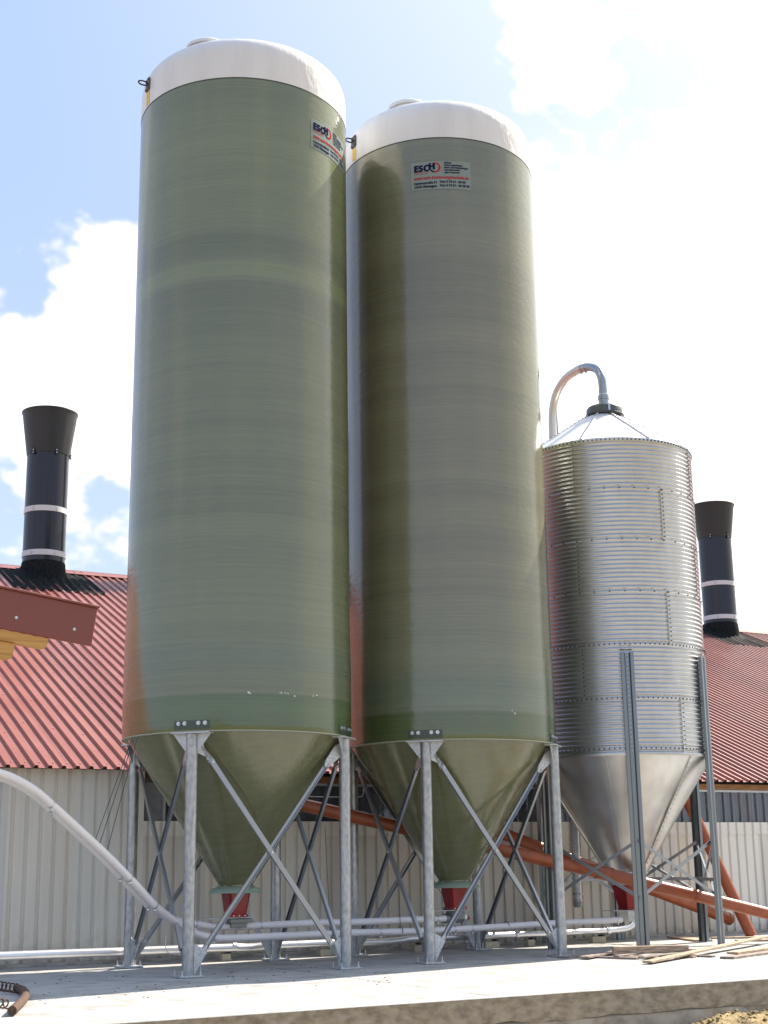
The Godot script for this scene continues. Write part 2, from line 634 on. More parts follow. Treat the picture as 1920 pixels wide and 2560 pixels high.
func sticker(root: Node3D, deg: float, yc: float) -> void:
	var r := 1.5
	var pairs := []
	for i in 13:
		var x := -0.45 + 0.9 * i / 12.0
		pairs.push_back([Vector2(x, -0.226), Vector2(x, 0.226)])
	var film := part("printed_sticker", bent_strip(pairs, r + 0.004, deg, yc), M.film, root, "rectangular sticker with the navy ESCH logo and red web address")
	var rr := r + 0.0065
	var X := func(px: float) -> float: return (px - 850.0) / 1250.0 * 0.9
	var Y := func(py: float) -> float: return -(py - 425.0) / 570.0 * 0.455
	part("logo_letters", bent_text("ESC", X.call(300), X.call(596), Y.call(335), 0.098, rr, deg, yc, true, 0.0065), M.navy, film)
	part("logo_letters", bent_text("H", X.call(605), X.call(718), Y.call(306), 0.098, rr, deg, yc, true, 0.0065), M.navy, film)
	for part_i in 2:
		var ring := []
		var s0 := -100.0 if part_i == 0 else -190.0
		var s1 := 130.0 if part_i == 0 else -100.0
		for i in 25:
			var t := deg_to_rad(lerpf(s0, s1, i / 24.0))
			var w := lerpf(0.016, 0.030, clampf(cos(t + 0.6) * 0.5 + 0.5, 0, 1))
			var c := Vector2(X.call(728), Y.call(272))
			var d := Vector2(cos(t), sin(t))
			ring.push_back([c + d * (0.083 - w), c + d * 0.083])
		part("logo_ring", bent_strip(ring, rr - 0.0008, deg, yc), M.print_red if part_i == 0 else M.navy, film)
	var line := []
	for i in 6:
		var x: float = lerpf(X.call(280), X.call(600), i / 5.0)
		line.push_back([Vector2(x, Y.call(352)), Vector2(x, Y.call(344))])
	part("logo_line", bent_strip(line, rr, deg, yc), M.print_red, film)
	part("small_letters", bent_text("Fütterungstechnik", X.call(295), X.call(585), Y.call(392), 0.022, rr, deg, yc, false, 0.0), M.print_red, film)
	var k := 0
	for t in [["Silobau", 1065], ["Fütterungsanlagen", 1300], ["Mahl- und Mischanlagen", 1420], ["Getreidetechnik", 1245], ["Agro-Computer", 1240]]:
		var yb := 192.0 + 49.0 * k
		part("product_line", bent_text(t[0], X.call(922), X.call(t[1]), Y.call(yb), 0.024, rr, deg, yc), M.navy, film)
		var dot := []
		for i in 3:
			var x: float = X.call(884 + 7 * i)
			dot.push_back([Vector2(x, Y.call(yb - 4)), Vector2(x, Y.call(yb - 18))])
		part("bullet", bent_strip(dot, rr, deg, yc), M.print_red, film)
		k += 1
	part("web_address", bent_text("www.esch-fuetterungstechnik.de", X.call(285), X.call(1428), Y.call(500), 0.042, rr, deg, yc), M.print_red, film)
	part("address_line", bent_text("Fayencestraße 61", X.call(287), X.call(752), Y.call(597), 0.036, rr, deg, yc), M.navy, film)
	part("address_line", bent_text("73479 Ellwangen", X.call(287), X.call(752), Y.call(670), 0.036, rr, deg, yc), M.navy, film)
	part("address_line", bent_text("Fon: 0 79 61 - 66 93", X.call(822), X.call(1355), Y.call(585), 0.036, rr, deg, yc), M.navy, film)
	part("address_line", bent_text("Fax: 0 79 61 - 56 00 95", X.call(822), X.call(1440), Y.call(660), 0.036, rr, deg, yc), M.navy, film)

func grp_silo(pos: Vector2, label: String, shell_mat: Material, sticker_deg: float, sticker_y: float, hatch: Vector2, chips: Array) -> Node3D:
	var root := thing("feed_silo", label, "silo", W(pos.x, 0, pos.y), "green feed silos on tube legs")
	# shell
	var b := MB.new()
	var prof := [[1.497, 2.868], [1.506, 2.872], [1.509, 2.95], [1.512, 3.3], [1.513, 3.7], [1.508, 4.1], [1.501, 4.5], [1.5, 5.0], [1.5, 8.0], [1.5, 11.775]]
	b.lathe(prof, 128)
	for i in b.us.size():
		b.us[i].y = (11.80 - b.us[i].y) / 9.0
	var shell := part("shell", b, shell_mat, root)
	b = MB.new()
	b.lathe([[1.42, 2.95], [1.42, 2.866], [1.42, 2.866], [1.5105, 2.866], [1.5105, 2.866], [1.5115, 2.880]], 96)
	part("bottom_rim", b, mat(lin(.30, .33, .26), 0.4), shell)
	b = MB.new()
	b.lathe([[1.5, 11.768], [1.5035, 11.770], [1.5035, 11.786], [1.5, 11.788]], 128)
	part("seam_line", b, M.seam_dark, shell)
	b = MB.new()
	rng.seed = 9
	for c in chips:
		for k in 3:
			var a: float = c[0] + rng.randf_range(-0.5, 0.5)
			var y: float = c[1] + rng.randf_range(-0.012, 0.012)
			var w: float = c[2] * rng.randf_range(0.3, 1.0)
			var f0 := facing(a)
			var p := place_angle(1.5145, a, y)
			b.quad(p - f0.x * w, p + f0.x * w * 0.6 - f0.y * 0.006, p + f0.x * w + f0.y * 0.003, p - f0.x * w * 0.4 + f0.y * 0.007, f0.z)
	stuff(part("scuff_marks", b, M.white_gel, shell))
	# white cap
	b = MB.new()
	var cp := [[1.4985, 11.780], [1.502, 11.786], [1.502, 12.0], [1.5, 12.08]]
	for i in range(1, 25):
		var t := PI * 0.5 * i / 24.0
		cp.push_back([1.5 * pow(cos(t), 0.65) if i < 24 else 0.0, 12.08 + 0.6 * pow(sin(t), 0.65)])
	b.lathe(cp, 128)
	var cap := part("cap", b, M.white_gel, root)
	b = MB.new()
	b.lathe([[0.28, 12.3], [0.28, 12.63], [0.28, 12.63], [0.33, 12.63], [0.33, 12.63], [0.335, 12.65], [0.33, 12.68], [0.22, 12.715], [0.0, 12.73]], 40, 0, TAU, Vector3(hatch.x, 0, -hatch.y))
	b.tube([Vector3(hatch.x, 12.72, -hatch.y), Vector3(hatch.x - 0.012, 12.81, -hatch.y)], 0.009, 8)
	part("hatch", b, M.white_gel, cap)
	# lifting lug with its yellow notice below
	var fb := facing(181)
	b = MB.new()
	b.box(Transform3D(fb, place_angle(1.512, 181, 12.13)), Vector3(0.13, 0.19, 0.02), 0.003)
	for q in [[-.045, .07], [.045, .07], [-.045, -.07], [.045, -.07]]:
		hexbolt(b, place_angle(1.52, 181, 12.13) + fb.x * q[0] + fb.y * q[1], fb.z, 0.013, 0.014)
	var lug := part("lifting_lug", b, mat(lin(.10, .09, .09), 0.5, 0.5), cap)
	b = MB.new()
	var loop := []
	for i in 21:
		var a := TAU * i / 20.0
		loop.push_back(place_angle(1.585, 181, 12.14) + fb.z * cos(a) * 0.065 + fb.x * sin(a) * 0.05 + fb.y * cos(a) * 0.008)
	b.tube(loop, 0.011, 8, false)
	part("lifting_ring", b, M.bolt_dark, cap)
	var ys := []
	for i in 5:
		var x := -0.06 + 0.12 * i / 4.0
		ys.push_back([Vector2(x, -0.10), Vector2(x, 0.10)])
	part("yellow_notice", bent_strip(ys, 1.5055, 181, 11.915), M.yellow, cap)
	sticker(root, sticker_deg, sticker_y)
	# cone, outlet neck and collar
	b = MB.new()
	b.lathe([[0.215, 0.98], [0.222, 1.03], [0.222, 1.03], [0.9, 2.06], [1.435, 2.872]], 96)
	part("hopper_cone", b, M.grp_cone, root)
	b = MB.new()
	b.lathe([[0.355, 0.928], [0.34, 0.955], [0.29, 0.99], [0.21, 1.012]], 48)
	b.lathe([[0.205, 1.004], [0.29, 0.98], [0.335, 0.948], [0.352, 0.926]], 48)
	for i in 8:
		hexbolt(b, place_angle(0.232, 45.0 * i + 12.0, 1.004), Vector3.UP, 0.011, 0.016)
	part("collar", b, M.collar, root)
	# legs
	var corner := []
	for k in 4:
		corner.push_back(-135.1 + 90.0 * k)
	for k in 4:
		var lp := place_angle(1.485, corner[k], 0)
		b = MB.new()
		b.tube([lp + Vector3.UP * 0.022, lp + Vector3.UP * 2.84], 0.0725, 24)
		var leg := part("leg", b, M.zinc, root)
		b = MB.new()
		var lb := Basis(Vector3.UP, deg_to_rad(45.0 if k % 2 == 0 else -45.0)) if false else Basis.IDENTITY
		b.box(Transform3D(lb, lp + Vector3.UP * 0.012), Vector3(0.30, 0.02, 0.30), 0.004)
		var bp := part("base_plate", b, M.zinc_plate, leg)
		bp.name = bp.name
		for q in [[-.115, -.115], [.115, -.115], [-.115, .115], [.115, .115]]:
			b = MB.new()
			hexbolt(b, lp + Vector3(q[0], 0.022, q[1]), Vector3.UP, 0.017, 0.018)
			b.tube([lp + Vector3(q[0], 0.04, q[1]), lp + Vector3(q[0], 0.085, q[1])], 0.008, 8)
			part("anchor_bolt", b, M.bolt_zinc, leg)
		# bracket under the rim
		var f := facing(corner[k])
		b = MB.new()
		b.box(Transform3D(f, lp + Vector3.UP * 2.853), Vector3(0.50, 0.016, 0.17))
		for s in [-1.0, 1.0]:
			var p0: Vector3 = lp + f.x * (0.06 * s)
			for z in [-0.004, 0.004]:
				b.tri(p0 + Vector3.UP * 2.845 + f.z * z, p0 + f.x * (0.19 * s) + Vector3.UP * 2.845 + f.z * z, p0 + Vector3.UP * 2.60 + f.z * z, f.z * signf(z))
			b.quad(p0 + f.x * (0.19 * s) + Vector3.UP * 2.845 - f.z * 0.004, p0 + f.x * (0.19 * s) + Vector3.UP * 2.845 + f.z * 0.004, p0 + Vector3.UP * 2.60 + f.z * 0.004, p0 + Vector3.UP * 2.60 - f.z * 0.004, f.x * s - Vector3.UP)
		part("rim_bracket", b, M.zinc_plate, leg)
		var pad := []
		for i in 9:
			var x := -0.24 + 0.48 * i / 8.0
			pad.push_back([Vector2(x, -0.055), Vector2(x, 0.05)])
		var pd := part("bolt_pad", bent_strip(pad, 1.514, corner[k], 2.955), mat(lin(.045, .07, .05), 0.25), shell)
		for x in [-0.175, -0.09, 0.09, 0.175]:
			var da := rad_to_deg(x / 1.5)
			b = MB.new()
			var at := place_angle(1.514, corner[k] + da, 2.97)
			var o := facing(corner[k] + da).z
			b.tube([at, at + o * 0.006], 0.026, 14)
			hexbolt(b, at + o * 0.006, o, 0.014, 0.014)
			part("bolt", b, M.bolt_zinc, pd)
	# bracing: a crossed pair on each side
	for k in 4:
		var la := place_angle(1.485, corner[k], 0)
		var lb2 := place_angle(1.485, corner[(k + 1) % 4], 0)
		var d := (lb2 - la).normalized()
		var o := d.cross(Vector3.UP).normalized()
		if o.dot(la) < 0.0: o = -o
		for s in 2:
			var A := la if s == 0 else lb2
			var B := lb2 if s == 0 else la
			var dd := d if s == 0 else -d
			var off := o * (0.022 if s == 0 else -0.022)
			var pt := A + dd * 0.24 + Vector3.UP * 2.54 + off
			var pb := B - dd * 0.20 + Vector3.UP * 0.30 + off
			var x := (pt - pb).normalized()
			var y := o.cross(x)
			b = MB.new()
			var fr := Transform3D(Basis(x, y, o), (pt + pb) * 0.5)
			var L := pt.distance_to(pb)
			b.box(fr.translated_local(Vector3(0, 0, 0.0)), Vector3(L, 0.062, 0.005))
			b.box(fr.translated_local(Vector3(0, 0.0285, -0.0185 * (1 if s == 0 else -1))), Vector3(L, 0.005, 0.032))
			b.box(fr.translated_local(Vector3(0, -0.0285, -0.0185 * (1 if s == 0 else -1))), Vector3(L, 0.005, 0.032))
			var br := part("brace", b, M.zinc_bar, root)
			for bp in ([pt - x * 0.04, pb + x * 0.04, (pt + pb) * 0.5] if s == 0 else [pt - x * 0.04, pb + x * 0.04]):
				b = MB.new()
				hexbolt(b, bp + o * 0.003, o, 0.016, 0.016)
				part("bolt", b, M.bolt_zinc, br)
			# end plates
			var n := o * 0.004
			for e in 2:
				b = MB.new()
				var poly := []
				if e == 0:
					poly = [A + dd * 0.05 + Vector3.UP * 2.79, A + dd * 0.14 + Vector3.UP * 2.75, pt - off + y * 0.04 - x * 0.02, pt - off - x * 0.08, pt - off - y * 0.045 - x * 0.05, A + dd * 0.05 + Vector3.UP * 2.62]
				else:
					poly = [B - dd * 0.05 + Vector3.UP * 0.03, B - dd * 0.09 + Vector3.UP * 0.03, pb - off - y * 0.045, pb - off + x * 0.08, pb - off + y * 0.045, B - dd * 0.05 + Vector3.UP * 0.40]
				for i in range(1, poly.size() - 1):
					b.tri(poly[0] + n, poly[i] + n, poly[i + 1] + n, o)
					b.tri(poly[0] - n, poly[i] - n, poly[i + 1] - n, -o)
				for i in poly.size():
					var j := (i + 1) % poly.size()
					var mid: Vector3 = (poly[i] + poly[j]) * 0.5
					var cen: Vector3 = (poly[0] + poly[2] + poly[4]) / 3.0
					b.quad(poly[i] - n, poly[j] - n, poly[j] + n, poly[i] + n, mid - cen)
				part("gusset_plate", b, M.zinc_plate, root)
	# red outlet boot
	b = MB.new()
	var t0 := 0.155
	var t1 := 0.115
	var cut := 0.03
	var rt := []
	var rb := []
	for q in [[-1, -1, 0], [1, -1, 1], [1, 1, 0], [-1, 1, 1]]:
		for z in 2:
			var first: bool = (z == 0) == (q[2] == 0)
			rt.push_back(Vector3(q[0] * (t0 - (0.0 if first else cut)), 0.945, q[1] * (t0 - (cut if first else 0.0))))
			rb.push_back(Vector3(q[0] * (t1 - (0.0 if first else cut)), 0.66, q[1] * (t1 - (cut if first else 0.0))))
	for i in 8:
		var j := (i + 1) % 8
		b.quad(rb[i], rb[j], rt[j], rt[i], (rb[i] + rb[j]) * Vector3(1, 0, 1) + Vector3(0, -0.02, 0))
	b.box(Transform3D(Basis.IDENTITY, Vector3(0, 0.645, 0)), Vector3(0.245, 0.034, 0.245), 0.004)
	var boot := part("outlet_boot", b, M.red_boot, root)
	b = MB.new()
	for x in [-0.08, 0.0, 0.08]:
		hexbolt(b, Vector3(x, 0.646, 0.1225), Vector3.BACK, 0.009, 0.008)
		hexbolt(b, Vector3(-0.1225, 0.646, x), Vector3.LEFT, 0.009, 0.008)
	part("bolt", b, M.bolt_zinc, boot)
	b = MB.new()
	b.box(Transform3D(Basis.IDENTITY, Vector3(-0.14, 0.621, 0)), Vector3(0.62, 0.008, 0.27))
	b.box(Transform3D(Basis.IDENTITY, Vector3(-0.38, 0.605, 0)), Vector3(0.05, 0.024, 0.05))
	part("slide_gate", b, M.zinc_plate, root)
	return root

func steel_silo() -> void:
	var root := thing("corrugated_silo", "galvanised corrugated steel silo with conical roof and smooth steel cone", "silo", W(S3.x, 0, S3.y))
	var R := 1.404
	var y0 := 2.808
	var y1 := 7.689
	var n_course := 6
	var ch := (y1 - y0) / n_course
	var bolts := MB.new()
	for c in n_course:
		var prof := []
		var cy := y0 + ch * (n_course - 1 - c)
		var pitch := ch / 12.0
		for i in 12 * 8 + 1:
			var y := cy + pitch * i / 8.0
			prof.push_back([R - 0.010 - 0.002 * (c % 2) + 0.0115 * cos(TAU * i / 8.0), y])
		var b := MB.new()
		b.lathe(prof, 120)
		var sheet := part("corrugated_course", b, M.corr, root)
		# vertical lap seam, alternately to the left and to the right
		var sdeg := -147.8 if c % 2 == 0 else -90.0
		if c == 5: sdeg = -84.0
		for q in 4:
			b = MB.new()
			var a := sdeg + 90.0 * q
			var strip := []
			var nr := []
			for i in 12 * 8 + 1:
				var y := cy + pitch * i / 8.0
				var rr := R - 0.007 + 0.0115 * cos(TAU * i / 8.0)
				strip.push_back([place_angle(rr, a - 2.2, y), place_angle(rr, a + 0.1, y)])
				nr.push_back([facing(a).z + Vector3.UP * 0.8 * sin(TAU * i / 8.0), facing(a).z + Vector3.UP * 0.8 * sin(TAU * i / 8.0)])
				nr[-1][0] = nr[-1][0].normalized()
				nr[-1][1] = nr[-1][1].normalized()
			b.grid(strip, nr, [], false)
			part("lap_seam", b, M.corr, sheet)
			for i in 12:
				hexbolt(bolts, place_angle(R + 0.002, a - 1.0, cy + pitch * (i + 1.0)), facing(a - 1.0).z, 0.011, 0.012)
		# ring of bolts at the foot of the course and at the top rim
		var count := 38 if c < 3 else 114
		for i in count:
			var a := 360.0 * (i + 0.3) / count
			hexbolt(bolts, place_angle(R + 0.002, a, cy + 0.002 + pitch * (0.0 if c < 5 else 1.0)), facing(a).z, 0.012, 0.012)
	for i in 130:
		var a := 360.0 * i / 130.0
		hexbolt(bolts, place_angle(R + 0.004, a, y1 - 0.025), facing(a).z, 0.013, 0.012)
	stuff(part("body_bolts", bolts, M.bolt_dark, root))
	var b2 := MB.new()
	b2.lathe([[R - 0.01, y1 - 0.055], [R + 0.006, y1 - 0.05], [R + 0.006, y1 + 0.004], [R + 0.006, y1 + 0.004], [R - 0.02, y1 + 0.012]], 120)
	part("rim_ring", b2, M.corr, root)
	b2 = MB.new()
	b2.lathe([[R - 0.02, y0 - 0.035], [R + 0.004, y0 - 0.03], [R + 0.004, y0 + 0.012], [R - 0.01, y0 + 0.016]], 120)
	part("rim_ring", b2, M.corr, root)
	# conical roof of eight folded panels
	var apex_r := 0.27
	var apex_y := 8.46
	for k in 8:
		var a0 := -98.0 + 45.0 * k
		var b := MB.new()
		b.lathe([[R - 0.01, y1 + 0.012], [apex_r, apex_y]], 12, deg_to_rad(a0 + 0.3), deg_to_rad(a0 + 44.7))
		var panel := part("roof_panel", b, M.roof_steel, root)
		b = MB.new()
		var p0 := place_angle(R - 0.01, a0, y1 + 0.03)
		var p1 := place_angle(apex_r, a0, apex_y + 0.018)
		b.bar(p0, p1, 0.03, 0.022)
		part("standing_seam", b, M.roof_steel, panel)
		b = MB.new()
		for i in 15:
			var q := p0.lerp(p1, (i + 0.5) / 15.0)
			hexbolt(b, q + Vector3.UP * 0.011, Vector3.UP, 0.010, 0.012)
		stuff(part("seam_bolts", b, M.bolt_dark, panel))
	# lid with its clamp ring and pipe stub
	var lc := Vector3(0.03, 0, 0.02)
	var b := MB.new()
	b.lathe([[0.27, 8.41], [0.27, 8.47], [0.27, 8.47], [0.315, 8.47], [0.315, 8.47], [0.315, 8.50], [0.30, 8.505], [0.30, 8.505], [0.297, 8.60], [0.27, 8.635], [0.0, 8.66]], 48, 0, TAU, lc)
	var lid := part("lid", b, mat(lin(.10, .11, .105), 0.4, 0.6), root)
	b = MB.new()
	for i in 40:
		var a := 9.0 * i
		hexbolt(b, place_angle(0.314, a, 8.485) + lc, facing(a).z, 0.010, 0.010)
	stuff(part("lid_bolts", b, M.bolt_dark, lid))
	b = MB.new()
	b.box(Transform3D(facing(-112), place_angle(0.302, -112, 8.56) + lc), Vector3(0.03, 0.11, 0.02))
	part("lid_clip", b, M.bolt_zinc, lid)
	b = MB.new()
	b.tube([lc + Vector3(0.0, 8.63, 0), lc + Vector3(0.0, 8.86, 0)], 0.085, 24)
	b.tube([lc + Vector3(0.0, 8.78, 0), lc + Vector3(0.0, 8.845, 0)], 0.094, 24)
	part("inlet_stub", b, M.zinc_bar, root)
	# smooth bottom cone with seam strips
	b = MB.new()
	b.lathe([[0.30, 1.05], [0.9, 2.03], [R - 0.012, y0 - 0.03]], 96)
	part("hopper_cone", b, M.cone_steel, root)
	for k in 6:
		var a := -139.0 + 60.0 * k
		b = MB.new()
		var lo := place_angle(0.305, a, 1.06)
		var hi := place_angle(R - 0.006, a, y0 - 0.03)
		b.bar(lo, hi, 0.07, 0.022, facing(a).z)
		var s := part("cone_seam", b, M.cone_steel, root)
		b = MB.new()
		for i in 26:
			hexbolt(b, lo.lerp(hi, (i + 0.5) / 26.0) + facing(a).z * 0.012, (facing(a).z - Vector3.UP * 0.6).normalized(), 0.009, 0.010)
		stuff(part("seam_bolts", b, M.zinc_plate, s))
	b = MB.new()
	b.lathe([[0.30, 0.90], [0.30, 1.06], [0.30, 1.06], [0.33, 1.06], [0.33, 1.09], [0.30, 1.10]], 40)
	part("outlet_ring", b, M.cone_steel, root)
	b = MB.new()
	for i in 4:
		var a := 45.0 + 90.0 * i
		b.quad(place_angle(0.155, a, 0.56), place_angle(0.155, a + 90, 0.56), place_angle(0.25, a + 90, 0.90), place_angle(0.25, a, 0.90), place_angle(1, a + 45, -0.2))
	b.box(Transform3D(Basis.IDENTITY, Vector3(0, 0.545, 0)), Vector3(0.24, 0.03, 0.24), 0.004)
	part("outlet_boot", b, M.red_boot, root)
	b = MB.new()
	b.box(Transform3D(Basis.IDENTITY, Vector3(-0.12, 0.522, 0)), Vector3(0.56, 0.008, 0.26))
	part("slide_gate", b, M.zinc_plate, root)
	b = MB.new()
	for i in 4:
		var a := 45.0 + 90.0 * i
		b.quad(place_angle(0.12, a, 0.35), place_angle(0.12, a + 90, 0.35), place_angle(0.18, a + 90, 0.515), place_angle(0.18, a, 0.515), place_angle(1, a + 45, -0.2))
	part("feed_box", b, M.zinc_plate, root)
	# six folded legs
	var prof2 := [[-.095, .0], [-.095, .052], [-.045, .052], [-.028, .012], [.028, .012], [.045, .052], [.095, .052], [.095, .0]]
	for k in 6:
		var a := -121.5 + 60.0 * k
		var f := facing(a)
		var at := place_angle(R + 0.006, a, 0)
		b = MB.new()
		for i in prof2.size() - 1:
			var p: Array = prof2[i]
			var q: Array = prof2[i + 1]
			var A: Vector3 = at + f.x * p[0] + f.z * p[1]
			var B: Vector3 = at + f.x * q[0] + f.z * q[1]
			var t: Vector3 = (B - A).normalized()
			b.quad(A + Vector3.UP * 0.006, B + Vector3.UP * 0.006, B + Vector3.UP * 4.30, A + Vector3.UP * 4.30, t.cross(Vector3.UP) * -1.0 if t.cross(Vector3.UP).dot(f.z) < 0 else t.cross(Vector3.UP))
		for sx in [-1.0, 1.0]:   # thickness of the two ridges at the top
			b.box(Transform3D(f, at + f.x * (0.07 * sx) + f.z * 0.026 + Vector3.UP * 4.302), Vector3(0.05, 0.004, 0.052))
		var leg := part("leg", b, M.leg_steel, root)
		b = MB.new()
		b.box(Transform3D(f, at + f.z * 0.03 + Vector3.UP * 0.006), Vector3(0.24, 0.010, 0.14))
		part("base_plate", b, M.zinc_plate, leg)
		b = MB.new()
		for i in 22:
			hexbolt(b, at + f.z * 0.012 + Vector3.UP * (y0 + 0.03 + ch / 12.0 * i), f.z, 0.008, 0.009)
			if k == 1 or k == 0:
				hexbolt(b, at + f.x * -0.108 + Vector3.UP * (y0 + 0.03 + ch / 12.0 * i), f.z, 0.012, 0.014)
		stuff(part("leg_bolts", b, M.bolt_zinc if k == 0 else M.bolt_zinc, leg))
	for k in 6:
		var a := -121.5 + 60.0 * k
		var A := place_angle(R + 0.02, a, 0)
		var B := place_angle(R + 0.02, a + 60, 0)
		var o := ((A + B) * 0.5).normalized()
		for s in 2:
			b = MB.new()
			var p := (A if s == 0 else B) + Vector3.UP * 1.545 + o * (0.012 if s == 0 else -0.012)
			var q := (B if s == 0 else A) + Vector3.UP * 0.73 + o * (0.012 if s == 0 else -0.012)
			b.bar(p, q, 0.045, 0.006, o)
			b.bar(p - o * 0.012 + Vector3.UP * 0.02, q - o * 0.012 + Vector3.UP * 0.02, 0.006, 0.026, o)
			part("brace", b, M.zinc_bar, root)
		if k != 0 and k != 5:
			b = MB.new()
			b.bar(A + Vector3.UP * 0.97 - o * 0.03, B + Vector3.UP * 0.97 - o * 0.03, 0.05, 0.03, o)
			part("cross_bar", b, M.zinc_bar, root)

# ------------------------------------------------------------------ barn
func ribbed_sheet(length: float, ribs: int, rib_h: float, wb: float, wt: float) -> ArrayMesh:
	# x across, y along, z outwards; ribs at the middle of each pitch
	var b := MB.new()
	var prof := [Vector2(0, 0)]
	for i in ribs:
		var c := PITCH * (i + 0.5)
		prof.append_array([Vector2(c - wb * .5, 0), Vector2(c - wt * .5, rib_h), Vector2(c + wt * .5, rib_h), Vector2(c + wb * .5, 0)])
	prof.push_back(Vector2(PITCH * ribs + 0.02, 0.0))
	for i in prof.size() - 1:
		var p: Vector2 = prof[i]
		var q: Vector2 = prof[i + 1]
		var n := Vector3(-(q.y - p.y), 0, q.x - p.x)
		b.quad(Vector3(p.x, 0, p.y), Vector3(q.x, 0, q.y), Vector3(q.x, length, q.y), Vector3(p.x, length, p.y), n)
		b.quad(Vector3(p.x, 0, p.y - .001), Vector3(q.x, 0, q.y - .001), Vector3(q.x, length, q.y - .001), Vector3(p.x, length, p.y - .001), -n)
	for i in b.us.size():
		b.us[i] = Vector2(b.vs[i].x / (PITCH * ribs), (1.0 - b.vs[i].y / length) * 0.998)
	return b.mesh()

func barn() -> void:
	var root := thing("barn", "long barn with a red ribbed metal roof and pale ribbed walls behind the silos", "barn")
	var u0 := 4.958 - PITCH * 40.5
	var sw := PITCH * 5.0
	var count := 53
	var u1 := u0 + sw * count
	var slope := (RIDGE_Y - EAVE_Y) / (RIDGE_V - EAVE_V)
	var up := Vector3(0, slope, -1).normalized()
	var out := Vector3.RIGHT.cross(up).normalized()
	if out.y < 0: out = -out
	var L := Vector2(RIDGE_V - EAVE_V, RIDGE_Y - EAVE_Y).length()
	# roof boards under the sheets
	var b := MB.new()
	var mid := W((u0 + u1) * .5, EAVE_Y, EAVE_V) + up * (L * .5 + .20) - out * 0.055
	b.box(Transform3D(Basis(Vector3.RIGHT, up, Vector3.RIGHT.cross(up)), mid), Vector3(u1 - u0, L - 0.40, 0.05))
	var roof := part("roof", b, M.brown_wood, root)
	var roof_mats := [M.roof_red]
	var wall_mats := [M.wall_sheet]
	for q in [[.94, .93, .93], [1.0, .98, .96], [.97, .99, 1.0]]:
		var rm: StandardMaterial3D = M.roof_red.duplicate()
		rm.albedo_color = Color(q[0], q[1], q[2])
		roof_mats.push_back(rm)
		var wm: StandardMaterial3D = M.wall_sheet.duplicate()
		wm.albedo_color = Color(q[0], q[1], q[2])
		wm.uv1_offset = Vector3(q[0] * 7.3, 0, 0)
		wall_mats.push_back(wm)
	var sheet := ribbed_sheet(L - 0.02, 5, 0.039, 0.068, 0.044)
	for i in count:
		var o := part("roof_sheet", sheet, roof_mats[(i * 7 + i / 3) % 4], roof)
		var lift := 0.002 if i % 2 else 0.0
		o.transform = Transform3D(Basis(Vector3.RIGHT, up, out), W(u0 + sw * i, EAVE_Y, EAVE_V) + out * lift)
	# screws near the eave and in rows up the slope
	b = MB.new()
	for r in [0.22, 1.5, 2.9, 4.3]:
		for i in 60:
			if (i + int(r * 3)) % (1 if r < 0.3 else 2) == 0:
				var p: Vector3 = W(u0 + PITCH * (i + 36.0), EAVE_Y, EAVE_V) + up * (r + (0.0 if r < .3 else 0.25 * (i % 3))) + out * 0.002
				hexbolt(b, p, out, 0.012, 0.010)
	stuff(part("roof_screws", b, mat(lin(.55, .40, .38), 0.4, 0.4), roof))
	b = MB.new()
	b.box(Transform3D(Basis(Vector3.RIGHT, up, Vector3.RIGHT.cross(up)), W((u0 + u1) * .5, RIDGE_Y, RIDGE_V) - up * 0.16 + out * 0.045), Vector3(u1 - u0, 0.34, 0.012))
	var up2 := Vector3(0, slope, 1).normalized()
	b.box(Transform3D(Basis(Vector3.RIGHT, up2, Vector3.RIGHT.cross(up2)), W((u0 + u1) * .5, RIDGE_Y, RIDGE_V) - up2 * 0.16 + Vector3(0, 0.05, 0)), Vector3(u1 - u0, 0.34, 0.012))
	part("ridge_cap", b, M.roof_red, roof)
	b = MB.new()
	b.box(Transform3D(Basis(Vector3.RIGHT, up2, Vector3.RIGHT.cross(up2)), W((u0 + u1) * .5, (RIDGE_Y + EAVE_Y) * .5, RIDGE_V + (RIDGE_V - EAVE_V) * .5) - Vector3(0, .03, 0)), Vector3(u1 - u0, L, 0.06))
	part("rear_roof", b, M.roof_red, root)
	# walls
	var ub := 7.255          # where the ventilation band begins
	b = MB.new()
	b.box(Transform3D(Basis.IDENTITY, W((u0 + ub) * .5, 1.22, WALL_V + 0.09)), Vector3(ub - u0, 2.44, 0.10))
	b.box(Transform3D(Basis.IDENTITY, W((ub + u1) * .5, 0.93, WALL_V + 0.09)), Vector3(u1 - ub, 1.86, 0.10))
	var wall := part("wall", b, M.footing, root)
	b = MB.new()
	b.box(Transform3D(Basis.IDENTITY, W((u0 + u1) * .5, 1.2, 44.1)), Vector3(u1 - u0, 2.4, 0.15))
	part("rear_wall", b, M.footing, root)
	for e in [u0 + 0.08, u1 - 0.08]:
		b = MB.new()
		for s in [-1.0, 1.0]:
			var q := [W(e + s * .06, 0, WALL_V), W(e + s * .06, 0, 44.0), W(e + s * .06, EAVE_Y - .1, 44.0), W(e + s * .06, RIDGE_Y - .15, RIDGE_V), W(e + s * .06, EAVE_Y - .1, WALL_V)]
			b.tri(q[0], q[1], q[2], Vector3(s, 0, 0))
			b.tri(q[0], q[2], q[4], Vector3(s, 0, 0))
			b.tri(q[4], q[2], q[3], Vector3(s, 0, 0))
		part("gable_wall", b, M.flash_sheet, root)
	var tall := ribbed_sheet(2.56, 5, -0.034, 0.058, 0.036)
	var short := ribbed_sheet(1.80, 5, -0.034, 0.058, 0.036)
	var over := ribbed_sheet(0.21, 5, -0.034, 0.058, 0.036)
	var clear := ribbed_sheet(0.63, 5, 0.030, 0.085, 0.05)
	var wu := 5.111 - PITCH * 40.5
	var n_left := int((ub - wu) / sw)
